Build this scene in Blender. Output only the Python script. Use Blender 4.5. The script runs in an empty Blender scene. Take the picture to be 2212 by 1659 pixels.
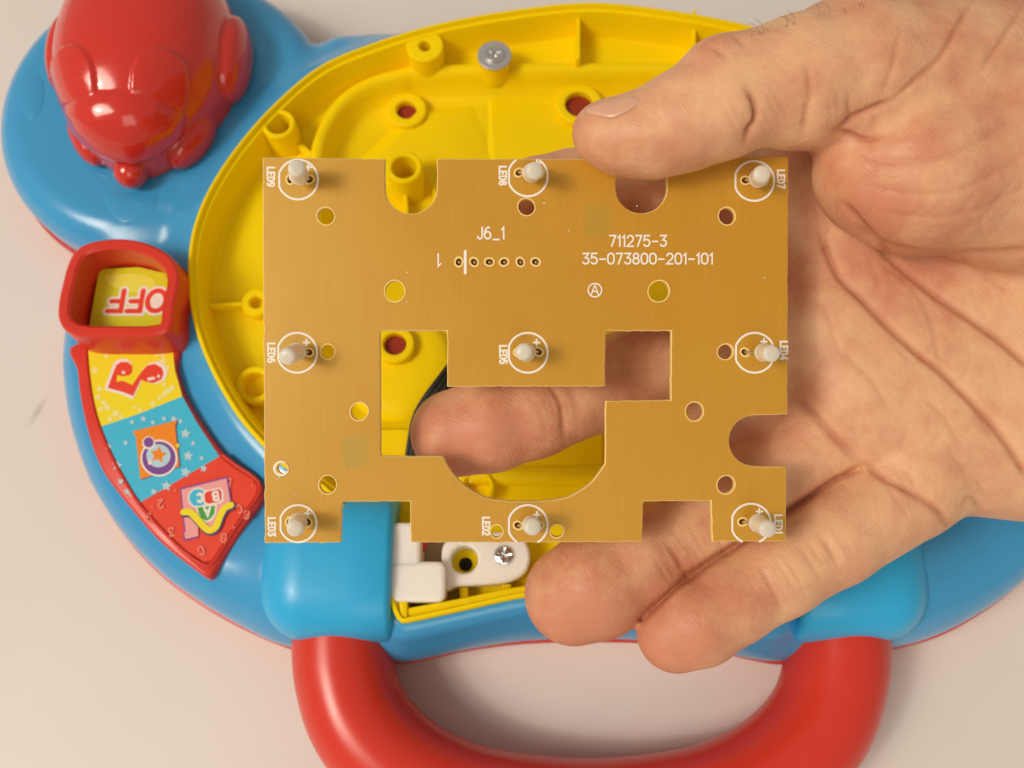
import bpy, bmesh, math, random
import numpy as np
from mathutils import Vector, Matrix

# ----------------------------------------------------------------------------
# camera, world, lamps, exposure  (scene is in metres, helpers work in mm)
# ----------------------------------------------------------------------------
S = bpy.context.scene
COL = S.collection
random.seed(4)
RNG = np.random.default_rng(11)
MM = 0.001
TILT = math.radians(18.0)
D0 = 240.0                                   # mm from lens to table along the view axis
W0, H0 = 2212.0, 1659.0                      # measuring grid of the photograph
HF = math.radians(60.0)
FPX = (W0 / 2) / math.tan(HF / 2)
CX, CY = W0 / 2, H0 / 2
CR = np.array([1.0, 0, 0])
CU = np.array([0, math.cos(TILT), math.sin(TILT)])
CB = np.array([0, -math.sin(TILT), math.cos(TILT)])
CPOS = CB * D0                               # mm

cam_d = bpy.data.cameras.new('camera')
cam = bpy.data.objects.new('camera', cam_d)
COL.objects.link(cam)
cam.location = Vector(CPOS * MM)
cam.rotation_euler = (TILT, 0, 0)
cam_d.sensor_width = 36.0
cam_d.lens = 18.0 / math.tan(HF / 2)
cam_d.clip_start = 0.005
cam_d.clip_end = 20.0
cam_d.dof.use_dof = True
cam_d.dof.focus_distance = 0.152
cam_d.dof.aperture_fstop = 25.0
S.camera = cam

wd = bpy.data.worlds.new('World')
S.world = wd
wd.use_nodes = True
wd.node_tree.nodes['Background'].inputs[0].default_value = (1.0, 0.875, 0.745, 1)
wd.node_tree.nodes['Background'].inputs[1].default_value = 0.36


def area_light(name, loc, target, size, watts, col):
    l = bpy.data.lights.new(name, 'AREA')
    l.shape = 'SQUARE'
    l.size = size
    l.energy = watts
    l.color = col
    o = bpy.data.objects.new(name, l)
    COL.objects.link(o)
    o.location = loc
    d = Vector(target) - Vector(loc)
    o.rotation_euler = d.to_track_quat('-Z', 'Y').to_euler()
    return o


area_light('ceiling_lamp', (-1.18, -0.44, 1.62), (0, 0, 0), 0.80, 22.5, (1.0, 0.875, 0.74))
area_light('ceiling_lamp_bulb', (-1.174, -0.438, 1.613), (0, 0, 0), 0.16, 5.0, (1.0, 0.89, 0.76))
area_light('front_fill', (0.15, -1.25, 1.25), (0, 0, 0), 0.80, 4.2, (1.0, 0.88, 0.74))  # unseen fill light, added to brighten the tray's far wall

S.render.engine = 'CYCLES'
S.view_settings.view_transform = 'Standard'
S.view_settings.look = 'None'
S.view_settings.exposure = 0.0
S.view_settings.gamma = 1.0
S.view_settings.use_curve_mapping = False
S.cycles.use_denoising = True
S.cycles.max_bounces = 8
S.cycles.use_adaptive_sampling = True
S.cycles.adaptive_threshold = 0.02

# ----------------------------------------------------------------------------
# picking helpers: a pixel of the photograph + a real height or depth -> a point
# ----------------------------------------------------------------------------


def ray(dx, dy):
    return CR * ((dx - CX) / FPX) - CU * ((dy - CY) / FPX) - CB


def U(dx, dy, z):
    """point (mm) at height z"""
    r = ray(dx, dy)
    t = (z - CPOS[2]) / r[2]
    return CPOS + r * t


def UX(pts, z):
    return np.array([U(a, b, z)[:2] for a, b in pts])


def pxmm(dx, dy, z):
    """mm per photo pixel (horizontal) at that point"""
    r = ray(dx, dy)
    return ((z - CPOS[2]) / r[2]) / FPX


def proj(P):
    """world mm (n,3) -> photo pixels and depth"""
    q = P - CPOS
    x = q @ CR
    y = q @ CU
    d = -(q @ CB)
    return CX + x / d * FPX, CY - y / d * FPX, d


# ----------------------------------------------------------------------------
# materials
# ----------------------------------------------------------------------------


def mat(name, col, rough=0.4, spec=0.5, metal=0.0, coat=0.0, var=0.0, vscale=30.0, bump=0.0, bscale=300.0,
        sss=0.0, sssr=(1, 0.4, 0.25), sssc=0.002, trans=0.0, rvar=0.0):
    m = bpy.data.materials.new(name)
    m.use_nodes = True
    nt = m.node_tree
    b = nt.nodes['Principled BSDF']
    b.inputs['Base Color'].default_value = (*col, 1)
    b.inputs['Roughness'].default_value = rough
    b.inputs['Specular IOR Level'].default_value = spec
    b.inputs['Metallic'].default_value = metal
    b.inputs['Coat Weight'].default_value = coat
    b.inputs['Coat Roughness'].default_value = 0.12
    b.inputs['Transmission Weight'].default_value = trans
    if sss > 0:
        b.inputs['Subsurface Weight'].default_value = sss
        b.inputs['Subsurface Radius'].default_value = sssr
        b.inputs['Subsurface Scale'].default_value = sssc
    tc = nt.nodes.new('ShaderNodeTexCoord')
    if var > 0:
        n = nt.nodes.new('ShaderNodeTexNoise')
        n.inputs['Scale'].default_value = vscale
        n.inputs['Detail'].default_value = 5
        nt.links.new(tc.outputs['Object'], n.inputs['Vector'])
        mx = nt.nodes.new('ShaderNodeMix')
        mx.data_type = 'RGBA'
        mx.inputs[6].default_value = (*[c * (1 - var) for c in col], 1)
        mx.inputs[7].default_value = (*[min(1, c * (1 + var)) for c in col], 1)
        nt.links.new(n.outputs['Fac'], mx.inputs[0])
        nt.links.new(mx.outputs[2], b.inputs['Base Color'])
    if rvar > 0:
        n = nt.nodes.new('ShaderNodeTexNoise')
        n.inputs['Scale'].default_value = 45
        n.inputs['Detail'].default_value = 6
        nt.links.new(tc.outputs['Object'], n.inputs['Vector'])
        mr = nt.nodes.new('ShaderNodeMapRange')
        mr.inputs[1].default_value = 0.3
        mr.inputs[2].default_value = 0.7
        mr.inputs[3].default_value = max(0.02, rough - rvar)
        mr.inputs[4].default_value = rough + rvar
        nt.links.new(n.outputs['Fac'], mr.inputs[0])
        nt.links.new(mr.outputs[0], b.inputs['Roughness'])
    if coat > 0:                              # hair-fine handling scratches in the gloss
        mp = nt.nodes.new('ShaderNodeMapping')
        mp.inputs['Rotation'].default_value = (0, 0, 0.6)
        mp.inputs['Scale'].default_value = (60, 1500, 60)
        nt.links.new(tc.outputs['Object'], mp.inputs['Vector'])
        sc = nt.nodes.new('ShaderNodeTexNoise')
        sc.inputs['Scale'].default_value = 1.0
        sc.inputs['Detail'].default_value = 2
        nt.links.new(mp.outputs[0], sc.inputs['Vector'])
        sr = nt.nodes.new('ShaderNodeMapRange')
        sr.inputs[1].default_value = 0.62
        sr.inputs[2].default_value = 0.74
        sr.inputs[3].default_value = 0.10
        sr.inputs[4].default_value = 0.45
        nt.links.new(sc.outputs['Fac'], sr.inputs[0])
        nt.links.new(sr.outputs[0], b.inputs['Coat Roughness'])
    if bump > 0:
        n = nt.nodes.new('ShaderNodeTexNoise')
        n.inputs['Scale'].default_value = bscale
        n.inputs['Detail'].default_value = 3
        nt.links.new(tc.outputs['Object'], n.inputs['Vector'])
        bp = nt.nodes.new('ShaderNodeBump')
        bp.inputs['Strength'].default_value = bump
        bp.inputs['Distance'].default_value = 0.0002
        nt.links.new(n.outputs['Fac'], bp.inputs['Height'])
        nt.links.new(bp.outputs[0], b.inputs['Normal'])
    return m


M = {}
M['yellow'] = mat('yellow_plastic', (0.95, 0.700, 0.001), 0.42, 0.14, sss=0.18, sssr=(1.0, 0.8, 0.05), sssc=0.004, var=0.05, bump=0.12, bscale=900, rvar=0.06)
M['blue'] = mat('blue_plastic', (0.045, 0.335, 0.66), 0.24, 0.5, coat=0.25, var=0.05, bump=0.05, bscale=500, rvar=0.05)
M['blue_satin'] = mat('blue_satin_plastic', (0.028, 0.43, 0.80), 0.36, 0.4, coat=0.08, var=0.05, bump=0.05, bscale=500, rvar=0.06)
M['red'] = mat('red_plastic', (0.66, 0.040, 0.022), 0.30, 0.45, var=0.05, bump=0.05, bscale=600, rvar=0.06)
M['red_gloss'] = mat('red_gloss_plastic', (0.62, 0.030, 0.018), 0.16, 0.5, coat=0.4, var=0.04, rvar=0.04)
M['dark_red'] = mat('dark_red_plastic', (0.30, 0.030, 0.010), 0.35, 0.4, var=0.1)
M['nylon'] = mat('white_nylon', (0.90, 0.885, 0.82), 0.36, 0.4, sss=0.5, sssr=(1, 0.9, 0.6), sssc=0.003, var=0.03)
M['steel'] = mat('zinc_screw', (0.72, 0.74, 0.74), 0.22, 0.5, metal=1.0, bump=0.2, bscale=800)
M['washer'] = mat('zinc_washer', (0.55, 0.57, 0.60), 0.45, 0.5, metal=0.7, var=0.1)
M['black'] = mat('black_cable', (0.022, 0.022, 0.016), 0.42, 0.4, var=0.2)
M['dark'] = mat('dark_hole', (0.02, 0.016, 0.012), 0.8, 0.1)
M['grey_panel'] = mat('grey_brown_plastic', (0.40, 0.32, 0.22), 0.5, 0.3, var=0.05)
M['wire_red'] = mat('red_wire', (0.75, 0.05, 0.07), 0.35, 0.5)
M['ink'] = mat('white_ink', (0.90, 0.86, 0.76), 0.55, 0.3, var=0.04, vscale=900)
M['lens'] = mat('frosted_lens', (0.80, 0.765, 0.66), 0.34, 0.5, trans=0.25, sss=0.5, sssr=(1, 0.95, 0.7), sssc=0.0015)
M['lead'] = mat('tinned_lead', (0.75, 0.70, 0.55), 0.25, 0.5, metal=1.0)
M['pin'] = mat('solder_pin', (0.34, 0.20, 0.09), 0.3, 0.5, metal=0.8)
M['bore'] = mat('hole_bore', (0.36, 0.14, 0.02), 0.7, 0.2)
M['rim'] = mat('cut_edge_paper', (0.90, 0.65, 0.23), 0.6, 0.3, var=0.15, vscale=900)


def paint(name, col, rough=0.4):
    if name not in M:
        M[name] = mat(name, col, rough, 0.35, var=0.03, vscale=120)
    return M[name]


def table_material():
    m = mat('table_top', (0.74, 0.69, 0.64), 0.42, 0.25)
    nt = m.node_tree
    b = nt.nodes['Principled BSDF']
    tc = [n for n in nt.nodes if n.type == 'TEX_COORD'][0]
    n1 = nt.nodes.new('ShaderNodeTexNoise')
    n1.inputs['Scale'].default_value = 9
    n1.inputs['Detail'].default_value = 6
    n2 = nt.nodes.new('ShaderNodeTexNoise')
    n2.inputs['Scale'].default_value = 260
    n2.inputs['Detail'].default_value = 2
    for n in (n1, n2):
        nt.links.new(tc.outputs['Object'], n.inputs['Vector'])
    r1 = nt.nodes.new('ShaderNodeValToRGB')
    r1.color_ramp.elements[0].position = 0.3
    r1.color_ramp.elements[0].color = (0.705, 0.66, 0.62, 1)
    r1.color_ramp.elements[1].position = 0.72
    r1.color_ramp.elements[1].color = (0.775, 0.73, 0.69, 1)
    nt.links.new(n1.outputs['Fac'], r1.inputs[0])
    # rare dark specks of dirt
    v = nt.nodes.new('ShaderNodeTexVoronoi')
    v.inputs['Scale'].default_value = 42
    v.inputs['Randomness'].default_value = 1.0
    nt.links.new(tc.outputs['Object'], v.inputs['Vector'])
    ad = nt.nodes.new('ShaderNodeMath')
    ad.operation = 'MULTIPLY_ADD'
    ad.inputs[1].default_value = 0.06
    nt.links.new(n2.outputs['Fac'], ad.inputs[0])
    nt.links.new(v.outputs['Distance'], ad.inputs[2])
    r2 = nt.nodes.new('ShaderNodeValToRGB')
    r2.color_ramp.elements[0].position = 0.040
    r2.color_ramp.elements[0].color = (0.55, 0.5, 0.45, 1)
    r2.color_ramp.elements[1].position = 0.060
    r2.color_ramp.elements[1].color = (1, 1, 1, 1)
    nt.links.new(ad.outputs[0], r2.inputs[0])
    mx = nt.nodes.new('ShaderNodeMix')
    mx.data_type = 'RGBA'
    mx.blend_type = 'MULTIPLY'
    mx.inputs[0].default_value = 1.0
    nt.links.new(r1.outputs[0], mx.inputs[6])
    nt.links.new(r2.outputs[0], mx.inputs[7])
    # one grey rubbed streak
    mp = nt.nodes.new('ShaderNodeMapping')
    sp = U(82, 888, 0) * MM
    mp.vector_type = 'TEXTURE'
    mp.inputs['Location'].default_value = (sp[0], sp[1], 0)
    mp.inputs['Rotation'].default_value = (0, 0, math.radians(-22))
    mp.inputs['Scale'].default_value = (0.0012, 0.0052, 1)
    nt.links.new(tc.outputs['Object'], mp.inputs['Vector'])
    ln = nt.nodes.new('ShaderNodeVectorMath')
    ln.operation = 'LENGTH'
    nt.links.new(mp.outputs[0], ln.inputs[0])
    r3 = nt.nodes.new('ShaderNodeValToRGB')
    r3.color_ramp.elements[0].position = 0.1
    r3.color_ramp.elements[0].color = (0.74, 0.72, 0.71, 1)
    r3.color_ramp.elements[1].position = 1.0
    r3.color_ramp.elements[1].color = (1, 1, 1, 1)
    nt.links.new(ln.outputs['Value'], r3.inputs[0])
    m3 = nt.nodes.new('ShaderNodeMix')
    m3.data_type = 'RGBA'
    m3.blend_type = 'MULTIPLY'
    m3.inputs[0].default_value = 1.0
    nt.links.new(mx.outputs[2], m3.inputs[6])
    nt.links.new(r3.outputs[0], m3.inputs[7])
    nt.links.new(m3.outputs[2], b.inputs['Base Color'])
    return m


M['table'] = table_material()


def board_material():
    m = mat('phenolic_board', (0.60, 0.33, 0.035), 0.36, 0.45)
    nt = m.node_tree
    b = nt.nodes['Principled BSDF']
    tc = [n for n in nt.nodes if n.type == 'TEX_COORD'][0]
    mp = nt.nodes.new('ShaderNodeMapping')
    mp.inputs['Scale'].default_value = (2600, 60, 60)
    nt.links.new(tc.outputs['Object'], mp.inputs['Vector'])
    st = nt.nodes.new('ShaderNodeTexNoise')
    st.inputs['Scale'].default_value = 1.0
    st.inputs['Detail'].default_value = 4
    nt.links.new(mp.outputs[0], st.inputs['Vector'])
    bl = nt.nodes.new('ShaderNodeTexNoise')
    bl.inputs['Scale'].default_value = 25
    bl.inputs['Detail'].default_value = 4
    nt.links.new(tc.outputs['Object'], bl.inputs['Vector'])
    av = nt.nodes.new('ShaderNodeMath')
    av.operation = 'MULTIPLY_ADD'
    av.inputs[1].default_value = 0.5
    nt.links.new(st.outputs['Fac'], av.inputs[0])
    half = nt.nodes.new('ShaderNodeMath')
    half.operation = 'MULTIPLY'
    half.inputs[1].default_value = 0.5
    nt.links.new(bl.outputs['Fac'], half.inputs[0])
    nt.links.new(half.outputs[0], av.inputs[2])
    rp = nt.nodes.new('ShaderNodeValToRGB')
    rp.color_ramp.elements[0].position = 0.30
    rp.color_ramp.elements[0].color = (0.525, 0.232, 0.008, 1)
    rp.color_ramp.elements[1].position = 0.72
    rp.color_ramp.elements[1].color = (0.580, 0.278, 0.013, 1)
    nt.links.new(av.outputs[0], rp.inputs[0])
    last = rp.outputs[0]
    # two faint green inspection stamps
    geo = nt.nodes.new('ShaderNodeSeparateXYZ')
    nt.links.new(tc.outputs['Object'], geo.inputs[0])
    for (sx, sy, hx, hy, k) in STAMPS:
        fac = None
        for out, c0, hw in (('X', sx, hx), ('Y', sy, hy)):
            s1 = nt.nodes.new('ShaderNodeMath')
            s1.operation = 'SUBTRACT'
            s1.inputs[1].default_value = c0 * MM
            nt.links.new(geo.outputs[out], s1.inputs[0])
            s2 = nt.nodes.new('ShaderNodeMath')
            s2.operation = 'ABSOLUTE'
            nt.links.new(s1.outputs[0], s2.inputs[0])
            s3 = nt.nodes.new('ShaderNodeMapRange')
            s3.interpolation_type = 'SMOOTHSTEP'
            s3.inputs[1].default_value = hw * MM
            s3.inputs[2].default_value = hw * 0.45 * MM
            s3.inputs[3].default_value = 0.0
            s3.inputs[4].default_value = 1.0
            nt.links.new(s2.outputs[0], s3.inputs[0])
            if fac is None:
                fac = s3.outputs[0]
            else:
                mu = nt.nodes.new('ShaderNodeMath')
                mu.operation = 'MULTIPLY'
                nt.links.new(fac, mu.inputs[0])
                nt.links.new(s3.outputs[0], mu.inputs[1])
                fac = mu.outputs[0]
        nn = nt.nodes.new('ShaderNodeTexNoise')
        nn.inputs['Scale'].default_value = 330
        nn.inputs['Detail'].default_value = 5
        nn.inputs['Roughness'].default_value = 0.75
        nt.links.new(tc.outputs['Object'], nn.inputs['Vector'])
        mu = nt.nodes.new('ShaderNodeMath')
        mu.operation = 'MULTIPLY'
        nt.links.new(fac, mu.inputs[0])
        nt.links.new(nn.outputs['Fac'], mu.inputs[1])
        mk = nt.nodes.new('ShaderNodeMath')
        mk.operation = 'MULTIPLY'
        mk.inputs[1].default_value = k
        nt.links.new(mu.outputs[0], mk.inputs[0])
        mx = nt.nodes.new('ShaderNodeMix')
        mx.data_type = 'RGBA'
        mx.inputs[7].default_value = (0.28, 0.27, 0.045, 1)
        nt.links.new(mk.outputs[0], mx.inputs[0])
        nt.links.new(last, mx.inputs[6])
        last = mx.outputs[2]
    nt.links.new(last, b.inputs['Base Color'])
    b.inputs['Roughness'].default_value = 0.40
    b.inputs['IOR'].default_value = 1.75
    b.inputs['Specular IOR Level'].default_value = 0.6
    b.inputs['Specular Tint'].default_value = (0.92, 1.0, 0.55, 1)
    sm_ = nt.nodes.new('ShaderNodeTexNoise')
    sm_.inputs['Scale'].default_value = 38
    sm_.inputs['Detail'].default_value = 7
    sm_.inputs['Roughness'].default_value = 0.65
    sm_.inputs['Distortion'].default_value = 1.2
    nt.links.new(tc.outputs['Object'], sm_.inputs['Vector'])
    rr_ = nt.nodes.new('ShaderNodeMapRange')
    rr_.inputs[1].default_value = 0.35
    rr_.inputs[2].default_value = 0.68
    rr_.inputs[3].default_value = 0.36
    rr_.inputs[4].default_value = 0.47
    nt.links.new(sm_.outputs['Fac'], rr_.inputs[0])
    nt.links.new(rr_.outputs[0], b.inputs['Roughness'])
    bp = nt.nodes.new('ShaderNodeBump')
    bp.inputs['Strength'].default_value = 0.15
    bp.inputs['Distance'].default_value = 0.00004
    nt.links.new(st.outputs['Fac'], bp.inputs['Height'])
    nt.links.new(bp.outputs[0], b.inputs['Normal'])
    return m


def skin_material():
    m = bpy.data.materials.new('skin')
    m.use_nodes = True
    nt = m.node_tree
    b = nt.nodes['Principled BSDF']
    tc = nt.nodes.new('ShaderNodeTexCoord')
    n1 = nt.nodes.new('ShaderNodeTexNoise')
    n1.inputs['Scale'].default_value = 110
    n1.inputs['Detail'].default_value = 5
    n1.inputs['Roughness'].default_value = 0.6
    nt.links.new(tc.outputs['Object'], n1.inputs['Vector'])
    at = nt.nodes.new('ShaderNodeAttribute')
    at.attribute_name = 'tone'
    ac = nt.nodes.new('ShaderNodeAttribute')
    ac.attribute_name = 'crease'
    mottle = nt.nodes.new('ShaderNodeMapRange')
    mottle.inputs[1].default_value = 0.35
    mottle.inputs[2].default_value = 0.68
    mottle.inputs[3].default_value = -0.40
    mottle.inputs[4].default_value = 0.50
    nt.links.new(n1.outputs['Fac'], mottle.inputs[0])
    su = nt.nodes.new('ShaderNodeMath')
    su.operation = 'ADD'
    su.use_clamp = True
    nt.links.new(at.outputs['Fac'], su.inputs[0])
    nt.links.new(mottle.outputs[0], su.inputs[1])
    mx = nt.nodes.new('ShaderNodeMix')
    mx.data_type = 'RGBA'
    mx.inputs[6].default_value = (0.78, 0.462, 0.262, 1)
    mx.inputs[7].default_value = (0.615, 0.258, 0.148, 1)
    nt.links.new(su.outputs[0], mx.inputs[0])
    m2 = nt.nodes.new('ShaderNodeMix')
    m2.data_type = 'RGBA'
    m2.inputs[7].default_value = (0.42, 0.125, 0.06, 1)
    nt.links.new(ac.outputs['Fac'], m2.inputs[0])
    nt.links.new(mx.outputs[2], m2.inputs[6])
    nt.links.new(m2.outputs[2], b.inputs['Base Color'])
    b.inputs['Roughness'].default_value = 0.46
    b.inputs['Specular IOR Level'].default_value = 0.32
    b.inputs['Subsurface Weight'].default_value = 0.16
    b.inputs['Subsurface Radius'].default_value = (1.0, 0.38, 0.20)
    b.inputs['Subsurface Scale'].default_value = 0.0022
    # papillary ridges: warped fine waves, plus pores and a criss-cross of hair-fine lines
    nd = nt.nodes.new('ShaderNodeTexNoise')
    nd.inputs['Scale'].default_value = 70
    nd.inputs['Detail'].default_value = 1
    nt.links.new(tc.outputs['Object'], nd.inputs['Vector'])
    wa = nt.nodes.new('ShaderNodeVectorMath')
    wa.operation = 'MULTIPLY_ADD'
    wa.inputs[1].default_value = (0.010, 0.010, 0.010)
    nt.links.new(nd.outputs['Color'], wa.inputs[0])
    nt.links.new(tc.outputs['Object'], wa.inputs[2])
    wv = nt.nodes.new('ShaderNodeTexWave')
    wv.wave_type = 'BANDS'
    wv.bands_direction = 'DIAGONAL'
    wv.inputs['Scale'].default_value = 640
    wv.inputs['Distortion'].default_value = 1.5
    wv.inputs['Detail'].default_value = 1
    nt.links.new(wa.outputs[0], wv.inputs['Vector'])
    vo = nt.nodes.new('ShaderNodeTexVoronoi')
    vo.feature = 'DISTANCE_TO_EDGE'
    vo.inputs['Scale'].default_value = 620
    nt.links.new(wa.outputs[0], vo.inputs['Vector'])
    n3 = nt.nodes.new('ShaderNodeTexNoise')
    n3.inputs['Scale'].default_value = 800
    n3.inputs['Detail'].default_value = 4
    nt.links.new(tc.outputs['Object'], n3.inputs['Vector'])
    b1 = nt.nodes.new('ShaderNodeBump')
    b1.inputs['Strength'].default_value = 0.20
    b1.inputs['Distance'].default_value = 0.00008
    nt.links.new(wv.outputs['Fac'], b1.inputs['Height'])
    b2 = nt.nodes.new('ShaderNodeBump')
    b2.inputs['Strength'].default_value = 0.45
    b2.inputs['Distance'].default_value = 0.00016
    nt.links.new(n3.outputs['Fac'], b2.inputs['Height'])
    nt.links.new(b1.outputs[0], b2.inputs['Normal'])
    b3 = nt.nodes.new('ShaderNodeBump')
    b3.inputs['Strength'].default_value = 0.40
    b3.inputs['Distance'].default_value = 0.0002
    nt.links.new(vo.outputs['Distance'], b3.inputs['Height'])
    nt.links.new(b2.outputs[0], b3.inputs['Normal'])
    nt.links.new(b3.outputs[0], b.inputs['Normal'])
    return m


# ----------------------------------------------------------------------------
# object helpers
# ----------------------------------------------------------------------------


def link(name, me, m=None, parent=None, smooth=True, angle=35):
    if m is not None:
        me.materials.append(m if not isinstance(m, str) else M[m])
    if smooth:
        me.polygons.foreach_set('use_smooth', np.ones(len(me.polygons), bool))
        if angle and angle < 180:
            me.set_sharp_from_angle(angle=math.radians(angle))
    o = bpy.data.objects.new(name, me)
    COL.objects.link(o)
    if parent is not None:
        o.parent = parent
        o.matrix_parent_inverse = WORLD[parent.name].inverted()
    WORLD[o.name] = Matrix.Identity(4)
    return o


WORLD = {}


def mesh(name, verts, faces):
    """verts in world mm"""
    me = bpy.data.meshes.new(name)
    v = np.asarray(verts, float) * MM
    me.from_pydata(v.tolist(), [], [tuple(map(int, f)) for f in faces])
    me.validate()
    return me


def bigmesh(name, v, q):
    """fast quad mesh from arrays (mm)"""
    me = bpy.data.meshes.new(name)
    n, f = len(v), len(q)
    me.vertices.add(n)
    me.vertices.foreach_set('co', (v * MM).astype(np.float32).ravel())
    me.loops.add(f * 4)
    me.loops.foreach_set('vertex_index', q.astype(np.int32).ravel())
    me.polygons.add(f)
    me.polygons.foreach_set('loop_start', (np.arange(f) * 4).astype(np.int32))
    me.polygons.foreach_set('loop_total', np.full(f, 4, np.int32))
    me.update(calc_edges=True)
    return me


def empty(name, loc):
    o = bpy.data.objects.new(name, None)
    COL.objects.link(o)
    o.empty_display_size = 0.01
    o.location = Vector(np.asarray(loc, float) * MM)
    WORLD[o.name] = Matrix.Translation(o.location)
    return o


def tag(o, label=None, cat=None, group=None, kind=None):
    for k, v in (('label', label), ('category', cat), ('group', group), ('kind', kind)):
        if v:
            o[k] = v
    return o


def cat_rom(pts, n=8, closed=True):
    P = np.asarray(pts, float)
    N = len(P)
    out = []
    rng = range(N) if closed else range(N - 1)
    for i in rng:
        if closed:
            a, b, c, d = P[(i - 1) % N], P[i], P[(i + 1) % N], P[(i + 2) % N]
        else:
            a, b, c, d = P[max(i - 1, 0)], P[i], P[i + 1], P[min(i + 2, N - 1)]
        for k in range(n):
            t = k / n
            out.append(0.5 * ((2 * b) + (c - a) * t + (2 * a - 5 * b + 4 * c - d) * t * t + (3 * b - a - 3 * c + d) * t ** 3))
    if not closed:
        out.append(P[-1])
    return np.array(out)


def resample(P, n, closed=True):
    P = np.asarray(P, float)
    Q = np.vstack([P, P[:1]]) if closed else P
    L = np.r_[0, np.cumsum(np.linalg.norm(np.diff(Q, axis=0), axis=1))]
    t = np.linspace(0, L[-1], n, endpoint=not closed)
    return np.stack([np.interp(t, L, Q[:, k]) for k in range(Q.shape[1])], 1)


def ccw(P):
    x, y = P[:, 0], P[:, 1]
    a = 0.5 * np.sum(x * np.roll(y, -1) - np.roll(x, -1) * y)
    return P if a > 0 else P[::-1]


def inward(P):
    t = np.roll(P, -1, 0) - np.roll(P, 1, 0)
    t /= np.linalg.norm(t, axis=1)[:, None] + 1e-9
    return np.stack([-t[:, 1], t[:, 0]], 1)


def loft(P, prof, cap_top=True, cap_bottom=False):
    """P ccw outline (n,2) mm; prof list of (inset, z). Returns verts, faces"""
    n = len(P)
    nr = inward(P)
    V, Fc = [], []
    for ins, z in prof:
        Q = P + nr * ins
        V.append(np.c_[Q, np.full(n, z)])
    V = np.vstack(V)
    for r in range(len(prof) - 1):
        for i in range(n):
            j = (i + 1) % n
            Fc.append((r * n + i, r * n + j, (r + 1) * n + j, (r + 1) * n + i))
    if cap_top:
        Fc.append(tuple((len(prof) - 1) * n + i for i in range(n)))
    if cap_bottom:
        Fc.append(tuple(reversed(range(n))))
    return V, Fc


def circle(c, r, n=32, a0=0.0):
    a = np.linspace(0, 2 * np.pi, n, endpoint=False) + a0
    return np.stack([c[0] + r * np.cos(a), c[1] + r * np.sin(a)], 1)


def tube(path, rad, n=12, rz=None, caps=True):
    """swept tube along 3d path (mm); rad scalar or list; rz second radius (vertical)"""
    P = np.asarray(path, float)
    N = len(P)
    T = np.gradient(P, axis=0)
    T /= np.linalg.norm(T, axis=1)[:, None]
    up = np.array([0, 0, 1.0])
    V, Fc = [], []
    rad = np.full(N, rad) if np.isscalar(rad) else np.asarray(rad)
    rz = rad if rz is None else (np.full(N, rz) if np.isscalar(rz) else np.asarray(rz))
    a = np.linspace(0, 2 * np.pi, n, endpoint=False)
    for i in range(N):
        u = up if abs(T[i] @ up) < 0.9 else np.array([0, 1.0, 0])
        s = np.cross(T[i], u)
        s /= np.linalg.norm(s)
        w = np.cross(s, T[i])
        V.append(P[i] + np.outer(np.cos(a) * rad[i], s) + np.outer(np.sin(a) * rz[i], w))
    V = np.vstack(V)
    for i in range(N - 1):
        for k in range(n):
            l = (k + 1) % n
            Fc.append((i * n + k, i * n + l, (i + 1) * n + l, (i + 1) * n + k))
    if caps:
        Fc.append(tuple(reversed(range(n))))
        Fc.append(tuple((N - 1) * n + k for k in range(n)))
    return V, Fc


def ring_tube(c, ro, ri, z0, z1, n=36, bev=0.35, floor=None):
    """hollow post standing on z0: outer wall, rounded top, inner bore"""
    prof = [(ro, z0), (ro, z1 - bev), (ro - bev, z1), (ri + bev, z1), (ri, z1 - bev), (ri, z0 + 0.4 if floor is None else floor)]
    V, Fc = [], []
    for r, z in prof:
        V.append(np.c_[circle(c, r, n), np.full(n, z)])
    V = np.vstack(V)
    for r in range(len(prof) - 1):
        for i in range(n):
            j = (i + 1) % n
            Fc.append((r * n + i, r * n + j, (r + 1) * n + j, (r + 1) * n + i))
    Fc.append(tuple((len(prof) - 1) * n + i for i in range(n)))
    return V, Fc


def wall_strip(path, th, z0, z1, bev=0.25):
    """thin upright rib along an open 2d path"""
    P = np.asarray(path, float)
    t = np.gradient(P, axis=0)
    t /= np.linalg.norm(t, axis=1)[:, None]
    nr = np.stack([-t[:, 1], t[:, 0]], 1)
    sec = [(-th / 2, z0), (-th / 2, z1 - bev), (-th / 2 + bev, z1), (th / 2 - bev, z1), (th / 2, z1 - bev), (th / 2, z0)]
    V = []
    for o, z in sec:
        V.append(np.c_[P + nr * o, np.full(len(P), z)])
    V = np.vstack(V)
    n = len(P)
    Fc = []
    for r in range(len(sec) - 1):
        for i in range(n - 1):
            Fc.append((r * n + i + 1, r * n + i, (r + 1) * n + i, (r + 1) * n + i + 1))
    Fc.append(tuple(r * n for r in range(len(sec))))
    Fc.append(tuple(r * n + n - 1 for r in reversed(range(len(sec)))))
    return V, Fc


def join(*parts):
    V, Fc, o = [], [], 0
    for v, f in parts:
        V.append(np.asarray(v, float))
        Fc += [tuple(i + o for i in t) for t in f]
        o += len(v)
    return np.vstack(V), Fc


# ---- signed distance fields -> smooth quad meshes -----------------------------


def smin(a, b, k):
    h = np.clip(0.5 + 0.5 * (b - a) / k, 0, 1)
    return b + (a - b) * h - k * h * (1 - h)


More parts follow.
